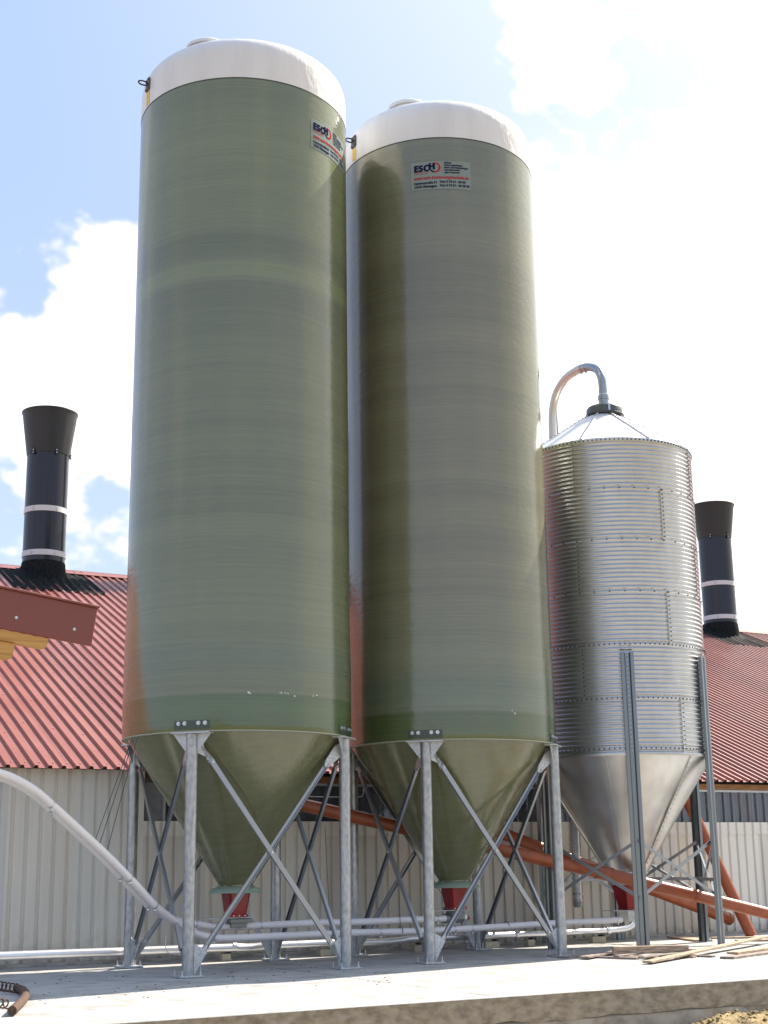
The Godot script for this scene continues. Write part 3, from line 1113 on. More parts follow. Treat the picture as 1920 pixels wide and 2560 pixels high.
	var ws := Basis(Vector3.RIGHT, Vector3.UP, Vector3.BACK)
	for i in count + 1:
		var u := wu + sw * i
		if i < n_left:
			var o := part("wall_sheet", tall, wall_mats[(i * 5 + i / 3) % 4], wall)
			o.transform = Transform3D(ws, W(u, 0.045, WALL_V - 0.036 - 0.0015 * (i % 2)))
		elif u < u1 - sw:
			var o := part("wall_sheet", short, wall_mats[(i * 5 + i / 3) % 4], wall)
			o.transform = Transform3D(ws, W(u, 0.045, WALL_V - 0.036 - 0.0015 * (i % 2)))
			o = part("flashing", over, M.flash_sheet, wall)
			o.transform = Transform3D(ws, W(u, 1.69, WALL_V - 0.046 - 0.0015 * (i % 2)))
			o = part("clear_sheet", clear, M.clear_sheet, wall)
			o.transform = Transform3D(ws, W(u, 1.86, WALL_V + 0.02 - 0.001 * (i % 2)))
	b = MB.new()
	for i in 90:
		hexbolt(b, W(ub + 0.14 + 0.193 * i, 1.775, WALL_V - 0.046), Vector3.BACK, 0.011, 0.010)
	stuff(part("flashing_screws", b, M.bolt_zinc, wall))
	b = MB.new()
	b.box(Transform3D(Basis.IDENTITY, W((u0 + u1) * .5, 0.022, WALL_V - 0.03)), Vector3(u1 - u0, 0.044, 0.16), 0.004)
	part("sill", b, M.footing, wall)
	# band edge: left jamb, posts, netting frame
	b = MB.new()
	for i in 10:
		b.box(Transform3D(Basis.IDENTITY, W(ub + 5.3 + 4.0 * i, 2.17, WALL_V + 0.16)), Vector3(0.10, 0.62, 0.10))
	part("post", b, M.brown_wood, wall)
	b = MB.new()
	b.box(Transform3D(Basis.IDENTITY, W(ub + 0.02, 2.17, WALL_V + 0.06)), Vector3(0.05, 0.62, 0.12))
	part("jamb", b, M.zinc_plate, wall)
	b = MB.new()
	b.box(Transform3D(Basis.IDENTITY, W((ub + u1) * .5, 2.2, WALL_V + 0.45)), Vector3(u1 - ub, 0.9, 0.02))
	part("wind_net", b, mat(lin(.02, .02, .022), 0.7), wall)
	b = MB.new()
	b.box(Transform3D(Basis.IDENTITY, W((ub + u1) * .5, 2.515, WALL_V - 0.02)), Vector3(u1 - ub, 0.10, 0.05))
	part("fascia_board", b, M.brown_wood, root)
	b = MB.new()
	b.box(Transform3D(Basis.IDENTITY, W((ub + u1) * .5, 2.445, WALL_V - 0.015)), Vector3(u1 - ub, 0.035, 0.03))
	part("curtain_rail", b, M.zinc_plate, root)
	# thin conduit below the eave
	b = MB.new()
	b.tube([W(8.6, 2.262, WALL_V - .12), W(10.35, 2.262, WALL_V - .12), W(10.43, 2.275, WALL_V - .12), W(10.46, 2.33, WALL_V - .12), W(10.46, 2.55, WALL_V - .10)], 0.008, 8)
	b.tube([W(12.2, 2.22, WALL_V - .12), W(13.2, 2.22, WALL_V - .12)], 0.008, 8)
	part("conduit", b, M.pvc_white, root)

func chimney(u: float, r: float, marks: Array, label: String) -> void:
	# marks: base, lower band, upper band, flare foot, top
	var v := 31.0
	var root := thing("exhaust_chimney", label, "chimney", W(u, 0, v), "exhaust chimneys on the barn roof")
	var b := MB.new()
	b.lathe([[r, 6.9], [r, marks[3] + 0.02]], 48)
	b.lathe([[r - 0.03, marks[3]], [r - 0.03, 7.0]], 48)
	part("stack", b, M.dark_plastic, root)
	for k in [1, 2]:
		b = MB.new()
		b.lathe([[r, marks[k] - .002], [r + 0.012, marks[k]], [r + 0.012, marks[k]], [r + 0.012, marks[k] + .125], [r + 0.012, marks[k] + .125], [r, marks[k] + .127]], 48)
		var band := part("band", b, M.band_white, root)
		b = MB.new()
		for a in [-140.0, -75.0]:
			b.box(Transform3D(facing(a), place_angle(r + 0.016, a, marks[k] + .062)), Vector3(0.04, 0.07, 0.012))
		part("band_clip", b, M.zinc_plate, band)
	b = MB.new()
	var top: float = marks[4]
	var ft: float = marks[3]
	b.lathe([[r + 0.008, ft - 0.05], [r + 0.018, ft], [r + 0.10, top - 0.40], [r + 0.145, top - 0.06], [r + 0.165, top - 0.03], [r + 0.165, top], [r + 0.15, top + 0.008], [r + 0.13, top - 0.03], [r + 0.08, top - 0.40], [r - 0.02, ft]], 56)
	var fl := part("flare", b, M.dark_flare, root)
	for a in [-145.0, -85.0, -20.0, 95.0]:
		b = MB.new()
		b.box(Transform3D(facing(a), place_angle(r + 0.022, a, ft)), Vector3(0.045, 0.20, 0.02))
		for y in [-0.06, 0.0]:
			hexbolt(b, place_angle(r + 0.032, a, ft + y), facing(a).z, 0.018, 0.016)
		part("clip", b, M.bolt_dark, fl)
		b = MB.new()
		for y in [-0.06, 0.0]:
			hexbolt(b, place_angle(r + 0.048, a, ft + y), facing(a).z, 0.014, 0.008)
		part("bolt", b, M.bolt_zinc, fl)
	# draped flashing: follows the roof's ribs, rises to the stack
	var slope := (RIDGE_Y - EAVE_Y) / (RIDGE_V - EAVE_V)
	var nz := noise(int(u * 10), 1.4, 3)
	b = MB.new()
	var pts := []
	var nr := []
	for i in 45:
		var row := []
		for j in 33:
			var x := lerpf(-0.95, 1.05, i / 44.0)
			var z := lerpf(-1.30, 0.62, j / 32.0)
			z += 0.14 * nz.get_noise_2d(x * 1.2, 7.0) if j == 0 else 0.0
			var d := Vector2(x, z).length()
			var y := RIDGE_Y + slope * z - slope * (RIDGE_V - v) + 0.014
			var ph := fposmod(u + x - 4.958 + PITCH * .5, PITCH) - PITCH * .5
			y += 0.039 * clampf((0.040 - absf(ph)) / 0.012, 0, 1)
			y += 0.16 * exp(-maxf(d - r, 0.0) * 14.0) * (1.0 if d > r * 0.9 else 0.0)
			y += 0.020 * maxf(nz.get_noise_2d(x, z), 0.0)
			row.push_back(Vector3(x, y, -z))
		pts.push_back(row)
	for i in 45:
		var n := []
		for j in 33:
			var dx: Vector3 = pts[mini(i + 1, 44)][j] - pts[maxi(i - 1, 0)][j]
			var dz: Vector3 = pts[i][mini(j + 1, 32)] - pts[i][maxi(j - 1, 0)]
			var q := dx.cross(dz).normalized()
			n.push_back(q if q.y > 0 else -q)
		nr.push_back(n)
	b.grid(pts, nr, [], false)
	part("flashing", b, M.bitumen, root)
	b = MB.new()
	b.lathe([[r + 0.05, 7.45], [r + 0.03, 7.75], [r + 0.012, 7.95], [r, 7.97]], 40)
	part("sleeve", b, M.bitumen, root)

# ------------------------------------------------------------------ pipes
func smooth_path(p: Array, per := 6) -> Array:
	var c := Curve3D.new()
	for i in p.size():
		var t: Vector3 = (p[mini(i + 1, p.size() - 1)] - p[maxi(i - 1, 0)]) / 6.0
		c.add_point(p[i], -t, t)
	var out := []
	var n := (p.size() - 1) * per
	for i in n + 1:
		var f := float(i) / per
		var k := mini(int(f), p.size() - 2)
		out.push_back(c.sample(k, f - k))
	return out

func clamp_ring(b: MB, path: Array, t: float, r: float) -> void:
	# a hose clamp with its screw lug at share t of a path
	var i := clampi(int(t * (path.size() - 1)), 0, path.size() - 2)
	var f := t * (path.size() - 1) - i
	var p: Vector3 = path[i].lerp(path[i + 1], f)
	var d: Vector3 = (path[i + 1] - path[i]).normalized()
	b.tube([p - d * 0.011, p + d * 0.011], r + 0.004, 18)
	b.box(Transform3D(Basis(d, Vector3.UP, d.cross(Vector3.UP)), p - Vector3.UP * (r + 0.014) + d.cross(Vector3.UP) * 0.01), Vector3(0.018, 0.024, 0.045))

func conveyor(called: String, label: String, pts: Array, r: float, clamps: Array, joints: Array) -> Node3D:
	var root := thing(called, label, "pipe", Vector3.ZERO)
	var path := smooth_path(pts)
	var b := MB.new()
	b.tube(path, r, 20)
	part("pipe", b, M.pvc_white, root)
	for t in clamps:
		b = MB.new()
		clamp_ring(b, path, t, r)
		part("hose_clamp", b, M.bolt_zinc, root)
	for t in joints:
		b = MB.new()
		var i := clampi(int(t * (path.size() - 1)), 0, path.size() - 2)
		b.tube([path[i], path[i + 1]], r + 0.0025, 20)
		part("sleeve", b, M.pvc_white, root)
	return root

func pipes() -> void:
	# two white conveyor pipes
	var A := [W(3.1, 2.37, 15.45), W(3.932, 2.243, 15.72), W(4.173, 2.16, 15.77), W(4.36, 2.065, 15.82), W(4.575, 1.921, 15.92), W(5.264, 1.41, 16.22), W(5.727, 1.055, 16.48), W(6.123, 0.775, 16.74), W(6.50, 0.635, 17.02), W(6.85, 0.57, 17.3), W(7.39, 0.512, 17.45), W(8.6, 0.518, 17.45), W(9.19, 0.510, 17.45), W(10.69, 0.514, 17.50)]
	conveyor("conveyor_pipe", "upper white conveyor pipe ending at the gearbox under the right green silo", A, 0.045, [0.31, 0.435, 0.52, 0.70, 0.78, 0.80, 0.99], [0.47])
	var B := [W(3.1, 2.46, 15.3), W(3.922, 2.274, 15.6), W(4.161, 2.19, 15.65), W(4.348, 2.095, 15.7), W(4.562, 1.955, 15.8), W(5.263, 1.449, 16.1), W(5.726, 1.10, 16.35), W(6.10, 0.815, 16.6), W(6.48, 0.60, 16.85), W(6.80, 0.46, 17.05), W(7.07, 0.40, 17.107), W(7.30, 0.386, 17.13), W(8.02, 0.382, 17.208), W(9.12, 0.381, 17.326), W(10.19, 0.362, 17.44), W(11.40, 0.366, 17.57), W(12.50, 0.381, 17.687), W(14.05, 0.388, 17.853)]
	conveyor("conveyor_pipe", "long white conveyor pipe running under both green silos to the steel silo", B, 0.045, [0.235, 0.345, 0.41, 0.585, 0.79, 0.855, 0.87, 0.995], [0.70])
	# gearbox under the second silo
	var g := thing("conveyor_gearbox", "grey cast gearbox with a red plug under the right green silo", "gearbox", W(10.876, 0.51, 17.53))
	var b := MB.new()
	b.tube([Vector3(-0.19, 0, 0), Vector3(0.15, 0, 0)], 0.062, 20)
	b.lathe([[0.115, 0.0], [0.12, 0.03], [0.125, 0.09], [0.13, 0.10]], 20)
	b.box(Transform3D(Basis.IDENTITY, Vector3(0, 0.03, 0)), Vector3(0.21, 0.10, 0.2), 0.01)
	part("housing", b, M.grey_cast, g)
	b = MB.new()
	b.tube([Vector3(0.10, 0, 0), Vector3(0.155, 0, 0)], 0.074, 20)
	part("clamp_ring", b, M.bolt_zinc, g)
	b = MB.new()
	b.tube([Vector3(0.155, 0, 0), Vector3(0.20, 0, 0)], 0.038, 16)
	b.tube([Vector3(0.20, 0, 0), Vector3(0.225, 0, 0)], 0.022, 12)
	part("plug", b, M.red_boot, g)
	# feed box under the first silo
	g = thing("feed_box", "grey feed box between the left red boot and the upper white pipe", "box", W(7.50, 0.55, 17.44))
	b = MB.new()
	b.box(Transform3D(Basis.IDENTITY, Vector3(0.03, 0.032, 0)), Vector3(0.30, 0.052, 0.20), 0.006)
	part("box_body", b, M.grey_cast, g)
	b = MB.new()
	b.box(Transform3D(Basis.IDENTITY, Vector3(0.02, -0.02, 0)), Vector3(0.22, 0.07, 0.115), 0.006)
	part("box_foot", b, M.grey_cast, g)
	# silver pipe along the wall
	var sp := thing("metal_pipe", "silver metal pipe lying low along the barn wall on small blocks", "pipe")
	var secs := [
		[[W(1.0, 0.205, 18.78), W(4.8, 0.193, 18.78), W(8.05, 0.172, 18.78)], 0.058],
		[[W(8.05, 0.172, 18.78), W(8.20, 0.162, 18.80), W(8.35, 0.160, 18.80), W(8.55, 0.176, 18.78)], 0.060],
		[[W(8.55, 0.178, 18.78), W(9.66, 0.178, 18.78)], 0.052],
		[[W(9.66, 0.176, 18.78), W(10.35, 0.160, 18.82), W(10.62, 0.165, 18.80), W(10.85, 0.185, 18.78), W(11.15, 0.19, 18.78)], 0.055],
		[[W(11.3, 0.19, 18.78), W(12.9, 0.178, 18.78)], 0.050],
		[[W(12.9, 0.178, 18.78), W(14.55, 0.185, 18.78)], 0.046],
		[[W(14.5, 0.188, 18.78), W(14.78, 0.195, 18.78), W(14.95, 0.22, 18.79), W(15.06, 0.29, 18.80), W(15.10, 0.40, 18.80), W(15.10, 0.52, 18.80)], 0.055],
	]
	for s in secs:
		b = MB.new()
		b.tube(smooth_path(s[0], 5), s[1], 24)
		part("pipe_length", b, M.alu, sp)
	for u in [8.06, 8.55, 9.64, 11.2, 12.75, 14.5]:
		b = MB.new()
		b.tube([W(u - 0.03, 0.18, 18.78), W(u + 0.03, 0.18, 18.78)], 0.064, 24)
		part("coupling", b, M.alu, sp)
	var labels := ["pale block under the silver pipe, leftmost of its row", "pale block under the silver pipe beside the left silo's right leg", "pale block under the silver pipe in the gap between the green silos", "pale block under the silver pipe behind the right silo's back leg", "pale block under the silver pipe just left of the steel silo", "pale block under the silver pipe beneath the steel silo"]
	var us := [7.93, 9.55, 10.98, 12.33, 13.0, 14.35]
	for i in 6:
		var k := thing("pipe_block", labels[i], "block", W(us[i], 0, 18.80), "blocks under the silver pipe")
		b = MB.new()
		b.box(Transform3D(Basis.IDENTITY, Vector3(-0.05 if i % 2 else 0.0, 0.05, 0)), Vector3(0.26 if i % 2 else 0.13, 0.10, 0.12), 0.006)
		part("block", b, mat(lin(.42, .38, .29), 0.85), k)
		b = MB.new()
		b.box(Transform3D(Basis.IDENTITY, Vector3(0.04, 0.113, 0)), Vector3(0.06, 0.026, 0.10))
		part("saddle", b, M.bolt_dark, k)
	# three brown-orange drain pipes
	var o1 := func(u: float, y: float) -> Vector3: return W(u, y, 18.41 - 0.2256 * (u - 9.83))
	b = MB.new()
	b.tube([o1.call(8.3, 2.26), o1.call(13.72, 1.043)], 0.094, 24)
	var d1 := thing("drain_pipe", "long orange plastic pipe sloping in front of the steel cone", "pipe")
	part("pipe_length", b, M.pvc_orange, d1)
	b = MB.new()
	b.tube([o1.call(13.70, 1.048), o1.call(17.6, 0.10)], 0.091, 24)
	part("pipe_length", b, M.pvc_orange, d1)
	b = MB.new()
	b.tube([o1.call(13.42, 1.111), o1.call(13.47, 1.10)], 0.106, 24)
	b.tube([o1.call(13.47, 1.10), o1.call(13.64, 1.062)], 0.101, 24)
	b.tube([o1.call(13.64, 1.062), o1.call(13.69, 1.05)], 0.106, 24)
	b.tube([o1.call(15.0, 0.735), o1.call(15.04, 0.724)], 0.098, 24)
	part("socket", b, M.pvc_orange, d1)
	b = MB.new()
	b.tube([W(11.5, 2.12, 19.18), W(12.49, 1.824, 19.18), W(14.74, 1.25, 19.16), W(17.28, 0.275, 19.02)].slice(0, 1) + [W(17.28, 0.275, 19.02)], 0.094, 24)
	b.tube([W(17.24, 0.29, 19.022), W(17.31, 0.262, 19.018), W(17.34, 0.251, 19.016)], [0.1, 0.1, 0.07], 24)
	tag(part("drain_pipe", b, M.pvc_orange), "orange plastic pipe with a rounded end behind the steel silo, close to the wall", "pipe")
	b = MB.new()
	b.tube([W(16.52, 2.9, 19.40), W(17.39, 0.0, 18.62)], 0.094, 24)
	tag(part("drain_pipe", b, M.pvc_orange), "steep orange plastic pipe leaning against the barn wall at right", "pipe")
	# fill pipe and hose of the steel silo
	var fp := thing("fill_pipe", "grey fill pipe rising behind the steel silo to a bent hose on its lid", "pipe", W(S3.x, 0, S3.y))
	var fu := 0.09
	var fv := 1.53
	b = MB.new()
	b.tube([Vector3(fu, 2.3, -fv), Vector3(fu, 8.5, -fv)], 0.068, 24)
	part("upper_length", b, M.zinc_plate, fp)
	b = MB.new()
	b.tube(smooth_path([Vector3(-0.22, 0.60, -1.0), Vector3(-0.22, 1.6, -1.0), Vector3(-0.22, 2.05, -1.0), Vector3(-0.20, 2.24, -1.15), Vector3(-0.18, 2.28, -1.4), Vector3(-0.18, 2.28, -1.75)]), 0.068, 24)
	part("lower_length", b, M.zinc_plate, fp)
	for q in [[-0.22, 0.64, -1.0], [-0.22, 0.74, -1.0], [fu, 8.42, -fv]]:
		b = MB.new()
		b.tube([Vector3(q[0], q[1], q[2]), Vector3(q[0], q[1] + 0.04, q[2])], 0.082, 24)
		part("coupling", b, M.zinc_bar, fp)
	b = MB.new()
	b.tube([Vector3(-0.22, 0.64, -1.0), Vector3(-0.22, 0.59, -1.0), Vector3(-0.22, 0.55, -1.0)], [0.072, 0.074, 0.055], 24)
	part("end_cap", b, M.grey_cast, fp)
	var top := Vector3(0.03, 8.85, 0.02)
	var arch := smooth_path([Vector3(fu, 8.50, -fv), Vector3(0.090, 8.876, -1.520), Vector3(0.087, 9.141, -1.461), Vector3(0.082, 9.358, -1.316), Vector3(0.072, 9.498, -1.053), Vector3(0.060, 9.533, -0.766), Vector3(0.052, 9.526, -0.548), Vector3(0.043, 9.471, -0.313), Vector3(0.035, 9.350, -0.100), Vector3(0.029, 9.177, 0.0), Vector3(0.028, 9.007, 0.02), top], 4)
	var left := arch.slice(0, 26)
	var right := arch.slice(24)
	b = MB.new()
	b.tube(right, 0.072, 24)
	part("pipe_bend", b, M.zinc_bar, fp)
	b = MB.new()
	var rad := []
	var fine := []
	for i in (left.size() - 1) * 6 + 1:
		var k := mini(i / 6, left.size() - 2)
		fine.push_back(left[k].lerp(left[k + 1], (i - k * 6) / 6.0))
		rad.push_back(0.070 + (0.004 if i % 3 == 0 else 0.0))
	b.tube(fine, rad, 20)
	part("spiral_hose", b, M.hose_clear, fp)
	for t in [0.02, 0.54, 0.59, 0.985]:
		b = MB.new()
		clamp_ring(b, arch, t, 0.074)
		part("hose_clamp", b, M.bolt_zinc, fp)
	b = MB.new()
	for i in 30:
		hexbolt(b, Vector3(fu + 0.08, 8.55 + 0.018 * i, -fv + 0.03), Vector3.RIGHT, 0.012, 0.012)
	stuff(part("chain", b, M.cable, fp))

func wires() -> void:
	var sus := [
		[W(6.01, 2.89, 17.31), W(5.167, 1.56, 16.1), "thin steel cable from the left silo rim to the white pipes, leftmost of three"],
		[W(6.016, 2.89, 17.25), W(5.226, 1.51, 16.12), "thin steel cable from the left silo rim to the white pipes, middle of three"],
		[W(6.027, 2.89, 17.18), W(5.33, 1.44, 16.15), "thin steel cable from the left silo rim to the white pipes, rightmost of three"],
		[W(8.72, 1.75, 17.3), W(8.79, 0.36, 17.29), "thin hanger wire holding the white pipes near the left silo's right leg"],
		[W(9.88, 1.9, 17.42), W(9.92, 0.34, 17.41), "thin hanger wire holding the white pipes just left of the right silo's front leg"],
		[W(11.76, 1.45, 17.62), W(11.80, 0.42, 17.62), "thin hanger wire with a loop round the white pipe right of the gearbox"],
		[W(12.93, 0.85, 17.74), W(12.86, 0.34, 17.73), "thin hanger wire at the foot of the grey fill pipe"],
	]
	for i in sus.size():
		var s: Array = sus[i]
		var b := MB.new()
		b.tube([s[0], s[1]], 0.0055 if i < 3 else 0.0045, 6)
		if i >= 3:
			var c: Vector3 = s[1]
			var loop := []
			for k in 13:
				var a := TAU * k / 12.0
				loop.push_back(Vector3(c.x, 0.385, c.z) + Vector3(0.03 * cos(a) * 0.2, 0.053 * sin(a), 0.053 * cos(a)))
			b.tube(loop, 0.0045, 6, false)
		tag(part("hanger_wire", b, M.cable), s[2], "wire", "wires holding the white pipes")
	var w := MB.new()
	w.tube(smooth_path([W(6.62, 0.42, 17.6), W(6.62, 0.27, 17.6), W(6.70, 0.20, 17.6), W(6.98, 0.185, 17.5), W(7.05, 0.15, 17.5), W(7.05, 0.0, 17.5)]), 0.006, 8)
	tag(part("cable", w, M.pvc_white), "thin white cable bent down to the slab between the left silo's left legs", "cable")

# ------------------------------------------------------------------ yard
func board(called: String, a: Vector3, b: Vector3, w: float, t: float, m: Material, label: String, cat := "board", roll := 0.0) -> void:
	var o := MeshInstance3D.new()
	var mb := MB.new()
	mb.box(Transform3D.IDENTITY, Vector3(a.distance_to(b), t, w), 0.003)
	o.mesh = mb.mesh()
	o.material_override = m
	put(o, called, self)
	var x := (b - a).normalized()
	var y := (Vector3.UP - x * x.y).normalized()
	y = y.rotated(x, roll)
	o.transform = Transform3D(Basis(x, y, x.cross(y)), (a + b) * 0.5)
	tag(o, label, cat, "loose timber on the slab")

func yard() -> void:
	# slab
	var b := MB.new()
	var su0 := -14.0
	var su1 := 46.0
	b.box(Transform3D(Basis.IDENTITY, W((su0 + su1) * .5, -0.115, (12.0 + WALL_V) * .5)), Vector3(su1 - su0, 0.23, WALL_V - 12.0), 0.008)
	structure("slab", b, M.concrete, "pale concrete slab carrying the silos")
	# stained front face with an uneven lip
	b = MB.new()
	var nz := noise(77, 0.7, 4)
	var pts := []
	var nr := []
	var n := 400
	for r in 9:
		var row := []
		var nn := []
		for i in n + 1:
			var u := lerpf(su0, su1, float(i) / n)
			var y := lerpf(-0.004, -0.25, r / 8.0)
			if r == 8: y += 0.05 * nz.get_noise_2d(u * 1.3, 3.0)
			row.push_back(W(u, y, 11.992 - 0.012 * nz.get_noise_2d(u * 4.0, y * 14.0) - 0.006))
			nn.push_back(Vector3.BACK)
		pts.push_back(row)
		nr.push_back(nn)
	b.grid(pts, nr, [], false)
	structure("slab_face", b, M.slab_face, "dark stained concrete front face of the slab")
	b = MB.new()
	b.box(Transform3D(Basis.IDENTITY, W((su0 + su1) * .5, -0.46, 12.3)), Vector3(su1 - su0, 0.44, 0.60), 0.02)
	structure("footing", b, M.footing, "paler concrete footing below the slab edge")
	# ground to the horizon
	b = MB.new()
	b.quad(W(-600, -0.58, -600), W(600, -0.58, -600), W(600, -0.58, 900), W(-600, -0.58, 900), Vector3.UP)
	structure("ground", b, M.soil, "bare soil around the slab")
	# mound of dry soil against the slab
	b = MB.new()
	var hz := noise(78, 1.1, 5)
	pts = []
	nr = []
	var gx := 110
	var gz := 60
	for j in gz + 1:
		var row := []
		for i in gx + 1:
			var u := lerpf(8.6, 14.5, float(i) / gx)
			var v := lerpf(9.6, 11.97, float(j) / gz)
			var rise := smoothstep(9.1, 10.2, u + (11.4 - v) * 0.30)
			var h := 0.32 * rise * smoothstep(9.8, 11.2, v) * (1.0 - 0.42 * smoothstep(11.35, 11.97, v))
			h += (0.06 * hz.get_noise_2d(u * 2.0, v * 2.0) + 0.035 * hz.get_noise_2d(u * 9.0, v * 9.0)) * (0.3 + rise)
			row.push_back(W(u, -0.585 + maxf(h, -0.0), v))
		pts.push_back(row)
	for j in gz + 1:
		var nn := []
		for i in gx + 1:
			var dx: Vector3 = pts[j][mini(i + 1, gx)] - pts[j][maxi(i - 1, 0)]
			var dz: Vector3 = pts[mini(j + 1, gz)][i] - pts[maxi(j - 1, 0)][i]
			var q := dx.cross(dz).normalized()
			nn.push_back(q if q.y > 0 else -q)
		nr.push_back(nn)
	b.grid(pts, nr, [], false)
	structure("soil_mound", b, M.soil, "mound of dry yellowish soil against the slab at right")
	b = MB.new()
	rng.seed = 5
	for i in 900:
		var u := rng.randf_range(9.2, 12.6)
		var v := rng.randf_range(10.6, 11.95)
		var gi := clampi(int((u - 8.6) / 5.9 * gx), 0, gx)
		var gj := clampi(int((v - 9.6) / 2.37 * gz), 0, gz)
		var y: float = pts[gj][gi].y
		if y < -0.50: continue
		var s := rng.randf_range(0.006, 0.026)
		b.blob(W(u, y + s * 0.3, v), Vector3(s, s * 0.7, s), rng, 0.3)
	stuff(tag(part("soil_clods", b, M.soil), "small dry clods scattered over the soil mound", "soil"))
	b = MB.new()
	for i in 320:
		var u := rng.randf_range(10.0, 12.6)
		var v := rng.randf_range(10.7, 11.95)
		var gi := clampi(int((u - 8.6) / 5.9 * gx), 0, gx)
		var gj := clampi(int((v - 9.6) / 2.37 * gz), 0, gz)
		var y: float = pts[gj][gi].y
		if y < -0.48: continue
		var dd := Vector3(rng.randf_range(-1, 1), rng.randf_range(0.0, 0.5), rng.randf_range(-1, 1)).normalized()
		var c := W(u, y + 0.008, v)
		b.bar(c - dd * 0.02, c + dd * rng.randf_range(0.03, 0.09), 0.003, 0.002)
	stuff(tag(part("straw", b, mat(lin(.42, .34, .18), 0.8)), "dry straw stalks strewn on the soil mound", "straw"))
	# joints sawn across the slab
	for u in [1.9, 7.9, 13.9, 19.9]:
		b = MB.new()
		b.box(Transform3D(Basis.IDENTITY, W(u, 0.0, (12.02 + WALL_V) * .5 - 0.1)), Vector3(0.006, 0.003, WALL_V - 12.3))
		structure("slab_joint", b, mat(lin(.10, .095, .085), 0.9))
	# grit on the slab
	b = MB.new()
	for i in 150:
		var u := rng.randf_range(2.5, 8.5)
		var v := rng.randf_range(14.0, 17.4)
		var s := rng.randf_range(0.003, 0.011)
		b.blob(W(u, s * 0.2, v), Vector3(s * 1.4, s * 0.5, s), rng, 0.4)
	stuff(tag(part("grit", b, mat(lin(.07, .06, .05), 0.9)), "dark crumbs and grit strewn over the shaded slab", "grit"))
	# loose timber
	board("board", W(16.15, 0.016, 19.1), W(15.75, 0.016, 17.95), 0.30, 0.028, M.board, "wide pale board lying behind the steel silo's right legs")
	board("board", W(16.4, 0.014, 18.5), W(17.3, 0.014, 17.9), 0.14, 0.026, M.board, "short pale board by the foot of the steep orange pipe")
	board("beam", W(12.36, 0.085, 15.92), W(13.35, 0.085, 15.55), 0.10, 0.10, M.board, "thick squared beam lying on the pallet", "beam")
	var pal := thing("pallet", "low broken pallet of thin slats under the thick beam", "pallet", W(12.7, 0, 15.6), "")
	for i in 5:
		var mb := MB.new()
		mb.box(Transform3D(Basis(Vector3.UP, 0.35), Vector3(-0.50 + 0.25 * i, 0.014, 0.10 + 0.085 * i - 0.12)), Vector3(0.10, 0.024, 0.62), 0.003)
		part("slat", mb, M.board if i % 2 else M.board_grey, pal)
	for i in 2:
		var mb := MB.new()
		mb.box(Transform3D(Basis(Vector3.UP, 0.35), Vector3(0.02 + 0.08 * i, 0.036, -0.22 + 0.42 * i)), Vector3(1.15, 0.02, 0.09), 0.003)
		part("slat", mb, M.board_grey, pal)
	board("board", W(11.80, 0.03, 14.52), W(15.9, 0.11, 16.75), 0.13, 0.026, M.board, "long thin board running across the slab towards the right edge")
	board("board", W(11.75, 0.03, 15.75), W(13.1, 0.05, 16.6), 0.15, 0.024, M.board_grey, "grey weathered board left of the thick beam, topmost of its pair")
	board("board", W(11.7, 0.012, 16.2), W(12.9, 0.012, 16.45), 0.18, 0.022, M.board_grey, "grey weathered board left of the thick beam, lower of its pair")
	board("board", W(13.2, 0.016, 14.62), W(14.9, 0.016, 15.35), 0.20, 0.03, M.board_grey, "grey plank at the bottom of the right-hand timber pile")
	board("board", W(13.55, 0.048, 14.9), W(15.2, 0.048, 15.65), 0.16, 0.028, M.board, "pale plank on top of the right-hand timber pile")
	board("board", W(14.2, 0.014, 16.2), W(15.4, 0.014, 16.9), 0.16, 0.024, M.board_grey, "dark flat board beside the steel silo's right front leg")
	board("board", W(13.0, 0.014, 16.85), W(14.1, 0.014, 16.35), 0.12, 0.022, M.board, "narrow pale board at the foot of the steel silo's front leg")
	board("board", W(16.1, 0.016, 17.6), W(17.6, 0.016, 16.8), 0.16, 0.026, M.board, "narrow pale board lying farthest right near the wall")
	# rusty spiral at left
	var sp := thing("rusty_spiral", "rusty feed spiral poking out of a bent rusty tube on the slab", "spiral")
	b = MB.new()
	b.tube(smooth_path([W(4.19, 0.05, 15.465), W(4.167, 0.05, 15.18), W(4.057, 0.05, 14.68), W(3.869, 0.05, 14.075), W(3.645, 0.05, 13.465), W(3.50, 0.05, 13.08)]), 0.042, 18)
	part("tube", b, M.rust, sp)
	b = MB.new()
	var coil := []
	for i in 181:
		var a := TAU * i / 12.0
		var t := i / 180.0
		coil.push_back(W(lerpf(3.95, 4.185, t) + 0.045 * cos(a) * 0.9, 0.052 + 0.045 * sin(a), lerpf(16.9, 15.40, t) + 0.045 * cos(a) * 0.25))
	b.tube(coil, 0.008, 6)
	part("coil", b, M.rust, sp)
	b = MB.new()
	coil = []
	for i in 121:
		var a := TAU * i / 12.0
		var t := i / 120.0
		coil.push_back(W(lerpf(3.45, 3.655, t) + 0.04 * cos(a) * 0.9, 0.045 + 0.04 * sin(a), lerpf(14.8, 13.75, t) + 0.04 * cos(a) * 0.2))
	b.tube(coil, 0.008, 6)
	tag(part("spiral_coil", b, M.rust), "short rusty coil lying in front of the bent rusty tube", "spiral")
	b = MB.new()
	b.tube(smooth_path([W(3.17, 0.01, 15.4), W(3.62, 0.012, 15.35), W(3.82, 0.01, 15.15), W(3.57, 0.012, 14.95), W(3.17, 0.01, 14.95)]), 0.006, 6)
	tag(part("wire_loop", b, M.cable), "thin dark wire loop lying between the rusty coils", "wire")

